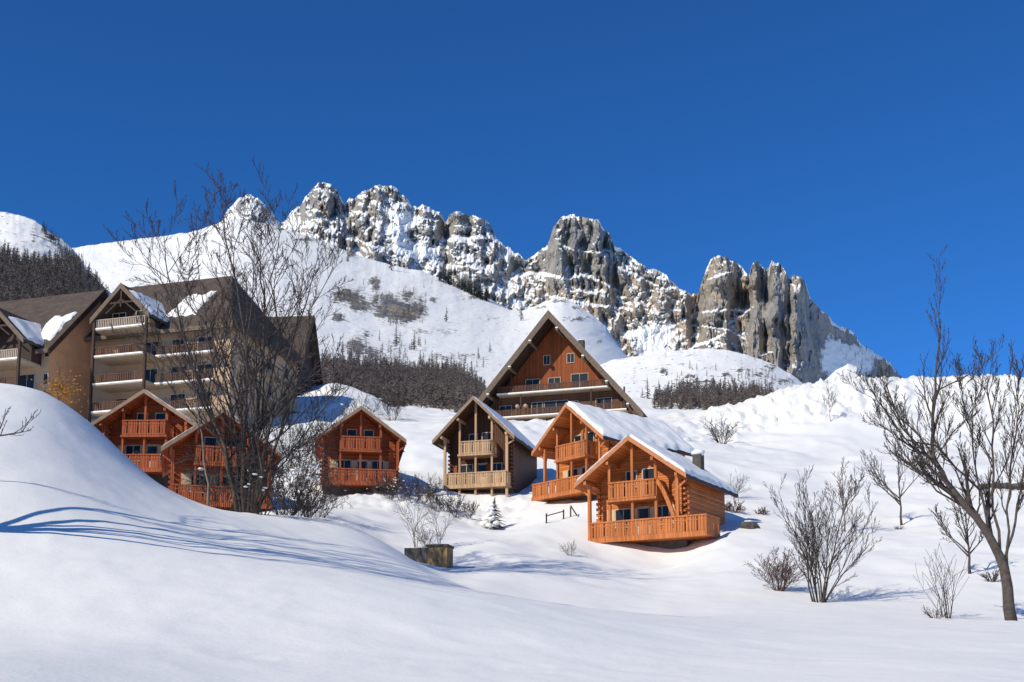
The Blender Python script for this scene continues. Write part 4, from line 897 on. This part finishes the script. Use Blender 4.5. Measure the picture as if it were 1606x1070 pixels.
for k, z in enumerate(fl_z[1:]):
    for x, w in ((5.5, 2.0), (8.8, 1.7), (12.4, 1.8), (15.6, 1.8)): window(fb, x, z+.1, w, 2.0, y=yw)
    window(fb, 2.5, z+.9, .6, 1.1, y=yw, bars=0)
for x in (5.6, 8.6): window(fb, x, H+.3, 1.6, 1.9, y=-.5, bars=1)
for z in (H-2.6, H-5.6, H-8.7):
    for yy in (4.5, 9.5, 13.5): window(fb, yy, z, 1.0, 1.3, side=19.5-q['eo'], bars=0)
    MB().box(19.5-q['eo']+.003, 19.5-q['eo']+1.1, 7.5, 15.5, z-.9, z-.72).build('side_balcony', M['slab'], fb)
def roof_patch(name, rf, x0, x1, y0, y1, H_, T_, seed, th=.28):
    nx, ny = 50, 50; u = np.linspace(0, 1, nx)[None]; w = np.linspace(0, 1, ny)[:, None]
    x = x0+(x1-x0)*u+0*w; y = y0+(y1-y0)*w+0*u
    d = 1-np.maximum(np.abs(2*u-1)**3, np.abs(2*w-1)**3)+.55*fbm(x/1.6, y/1.6, 3, seed)-.25
    t = th*np.clip(d*2.2, -.3, 1)**1.0
    z = H_+T_*y+t
    P_ = np.stack([x, y, z], -1); m = MB(); m.add(P_.reshape(-1, 3).tolist(), [(i*nx+j, i*nx+j+1, (i+1)*nx+j+1, (i+1)*nx+j) for i in range(ny-1) for j in range(nx-1)])
    o = m.build(name, M_ROOFSNOW, rf, True); return o
roof_patch('snow_patch', rfb, 9.6, 13.6, 2.0, 6.2, H, q['T'], 5)
# flats A (leftmost)
fa, rfa, q = block('flats', (76-0, 547), 121, 17, 32, 15.5, H, 9.4, 'leftmost flats with plain ochre end wall and brown pitched roof', wallm='stucco', endm='ochre')
# slide so the right end sits at the surveyed corner
fa.location = fa.location-Matrix.Rotation(-R(17), 3, 'Z') @ Vector((32, 0, 0))
cross_gable(fa, 32-5.0, 7.6, H+4.4, 1.0, -2.4, 5.6, H-1.4, 0, 1, 95, patch=lambda u, w: sstep(.05, .2, w)*sstep(.25, .4, u+.35*w))
for k, z in enumerate([H-1.4, H-4.4, H-7.5, H-10.4]):
    balcony(fa, 22.8, 30.3, z, q['y0'], 3.3, rail='slab' if k == 0 else 'balc')
    for x in (25, 28.6): window(fa, x, z+.1, 1.9, 2.0, y=yw)
    window(fa, 31, z+.9, .5, 1.1, y=yw, bars=0)
for x in (22.9, 30.2): MB().box(x-.13, x+.13, -2.35, -2.1, 0, H+1.2).build('post', M['dkwood'], fa)
roof_patch('snow_patch', rfa, 28.3, 31.2, 1.2, 5.5, H, q['T'], 9)
# flats C (right wing)
fc, rfc, q = block('flats', (368, 580), 150, 4, 8.6, 12, H-3.2, 9.4, 'lower right wing of the flats with dark timber gable end', wallm='balc', endm='dkwood')
for z in (H-6.5, H-9.5):
    balcony(fc, 1.2, 6.4, z, q['y0'], 1.5)
    for x in (2.6, 5.0): window(fc, x, z+.1, 1.3, 2.0, y=q['y0'], bars=0)

# ------------------------------------------------------------------ small things
pw = on(664, 50.5, 0)
def along(px, Y): return at(px, 860, Y)
z1 = at(664, 849, 52).z
w0 = empty('stone_wall', (at(668, 850, 52).x, 52, z1-.25), R(-12)); w0.scale = (.85, .85, 1); tag(w0, 'low brown retaining wall with dark coping half buried below the snow crest', 'wall')
MB().box(0.1, 1.15, 0, 1.2, -2.2, 0).build('wall_face', M['stone'], w0); MB().box(0.02, 1.2, -.08, 1.25, .003, .1).build('coping', M['darkstone'], w0)
MB().box(-1.2, .097, .1, .9, -2.0, -.02).build('side_wall', M['darkstone'], w0)
# little rail fence
fp = [on(857, 72), on(884, 73), on(895, 73.5), on(905, 73)]
fr = empty('rail_fence', fp[0]); tag(fr, 'short dark rail fence poking out of the snow left of the nearest chalet', 'fence')
for k, p in enumerate(fp[:3]): MB().box(p.x-fp[0].x-.045, p.x-fp[0].x+.045, p.y-fp[0].y-.045, p.y-fp[0].y+.045, p.z-fp[0].z-.3, p.z-fp[0].z+.6).build('post', M['dkwood'], fr)
MB().bar(Vector((0, 0, .45)), fp[1]-fp[0]+Vector((0, 0, .5)), .06).build('rail', M['dkwood'], fr)
MB().bar(fp[2]-fp[0]+Vector((0, 0, .7)), fp[3]-fp[0]+Vector((0, 0, .1)), .06).build('rail', M['dkwood'], fr)
# dark ledge behind the right tree
pg = on(1580, 84, .3); lg = empty('rock_ledge', pg); tag(lg, 'low dark rocky ledge bare of snow behind the leaning right-hand tree', 'rock')
r = random.Random(4); m_ = MB()
for k in range(16): blob(m_, Vector((-1.9+k*.36, r.uniform(-.2, .2), r.uniform(-.05, .15))), r.uniform(.28, .5), r, 9, .62)
m_.build('rock', M['darkstone'], lg)
m_ = MB()
for k in range(9): blob(m_, Vector((-1.6+k*.6, .3+r.uniform(-.1, .2), .32)), r.uniform(.2, .34), r, 9, .4)
m_.build('snow_cap', M_ROOFSNOW, lg, True)
# dark boulder in the shade beside the nearest chalet
pb = on(1176, 68, -.1); bo_ = empty('boulder', pb); tag(bo_, 'dark half-buried boulder in the shade right of the nearest chalet', 'rock')
m_ = MB(); blob(m_, Vector((0, 0, .05)), .62, r, 9, .7); m_.build('rock', M['darkstone'], bo_)
m_ = MB(); blob(m_, Vector((.0, .1, .38)), .42, r, 11, .4); m_.build('snow_cap', M_ROOFSNOW, bo_, True)
# autumn-leaved shrub by the ochre wall
ps = at(95, 625, 100); ps = Vector((ps.x, ps.y, gz(ps.x, ps.y))); sh = empty('leafy_tree', ps); tag(sh, 'small tree with orange dry leaves in front of the ochre end wall', 'tree')
m_ = MB(); hh = at(95, 585, 100).z-ps.z
r = random.Random(6)
branch(m_, Vector((0, 0, 0)), Vector((0, 0, 1)), hh, .09, 2, r, up=.2, nchild=(12, 5), shrink=.3, rmin=.012); m_.build('branches', M['twig'], sh)
m_ = MB()
for k in range(420):
    c = Vector((r.gauss(0, .75), r.gauss(0, .75), hh-1.6+r.gauss(0, .7))); d = Vector((r.gauss(0, 1), r.gauss(0, 1), r.gauss(0, 1))).normalized()*.11; e = d.orthogonal().normalized()*.08
    m_.add([c-d, c+e, c+d, c-e], [(0, 1, 2, 3)])
m_.build('leaves', M['leaf'], sh)
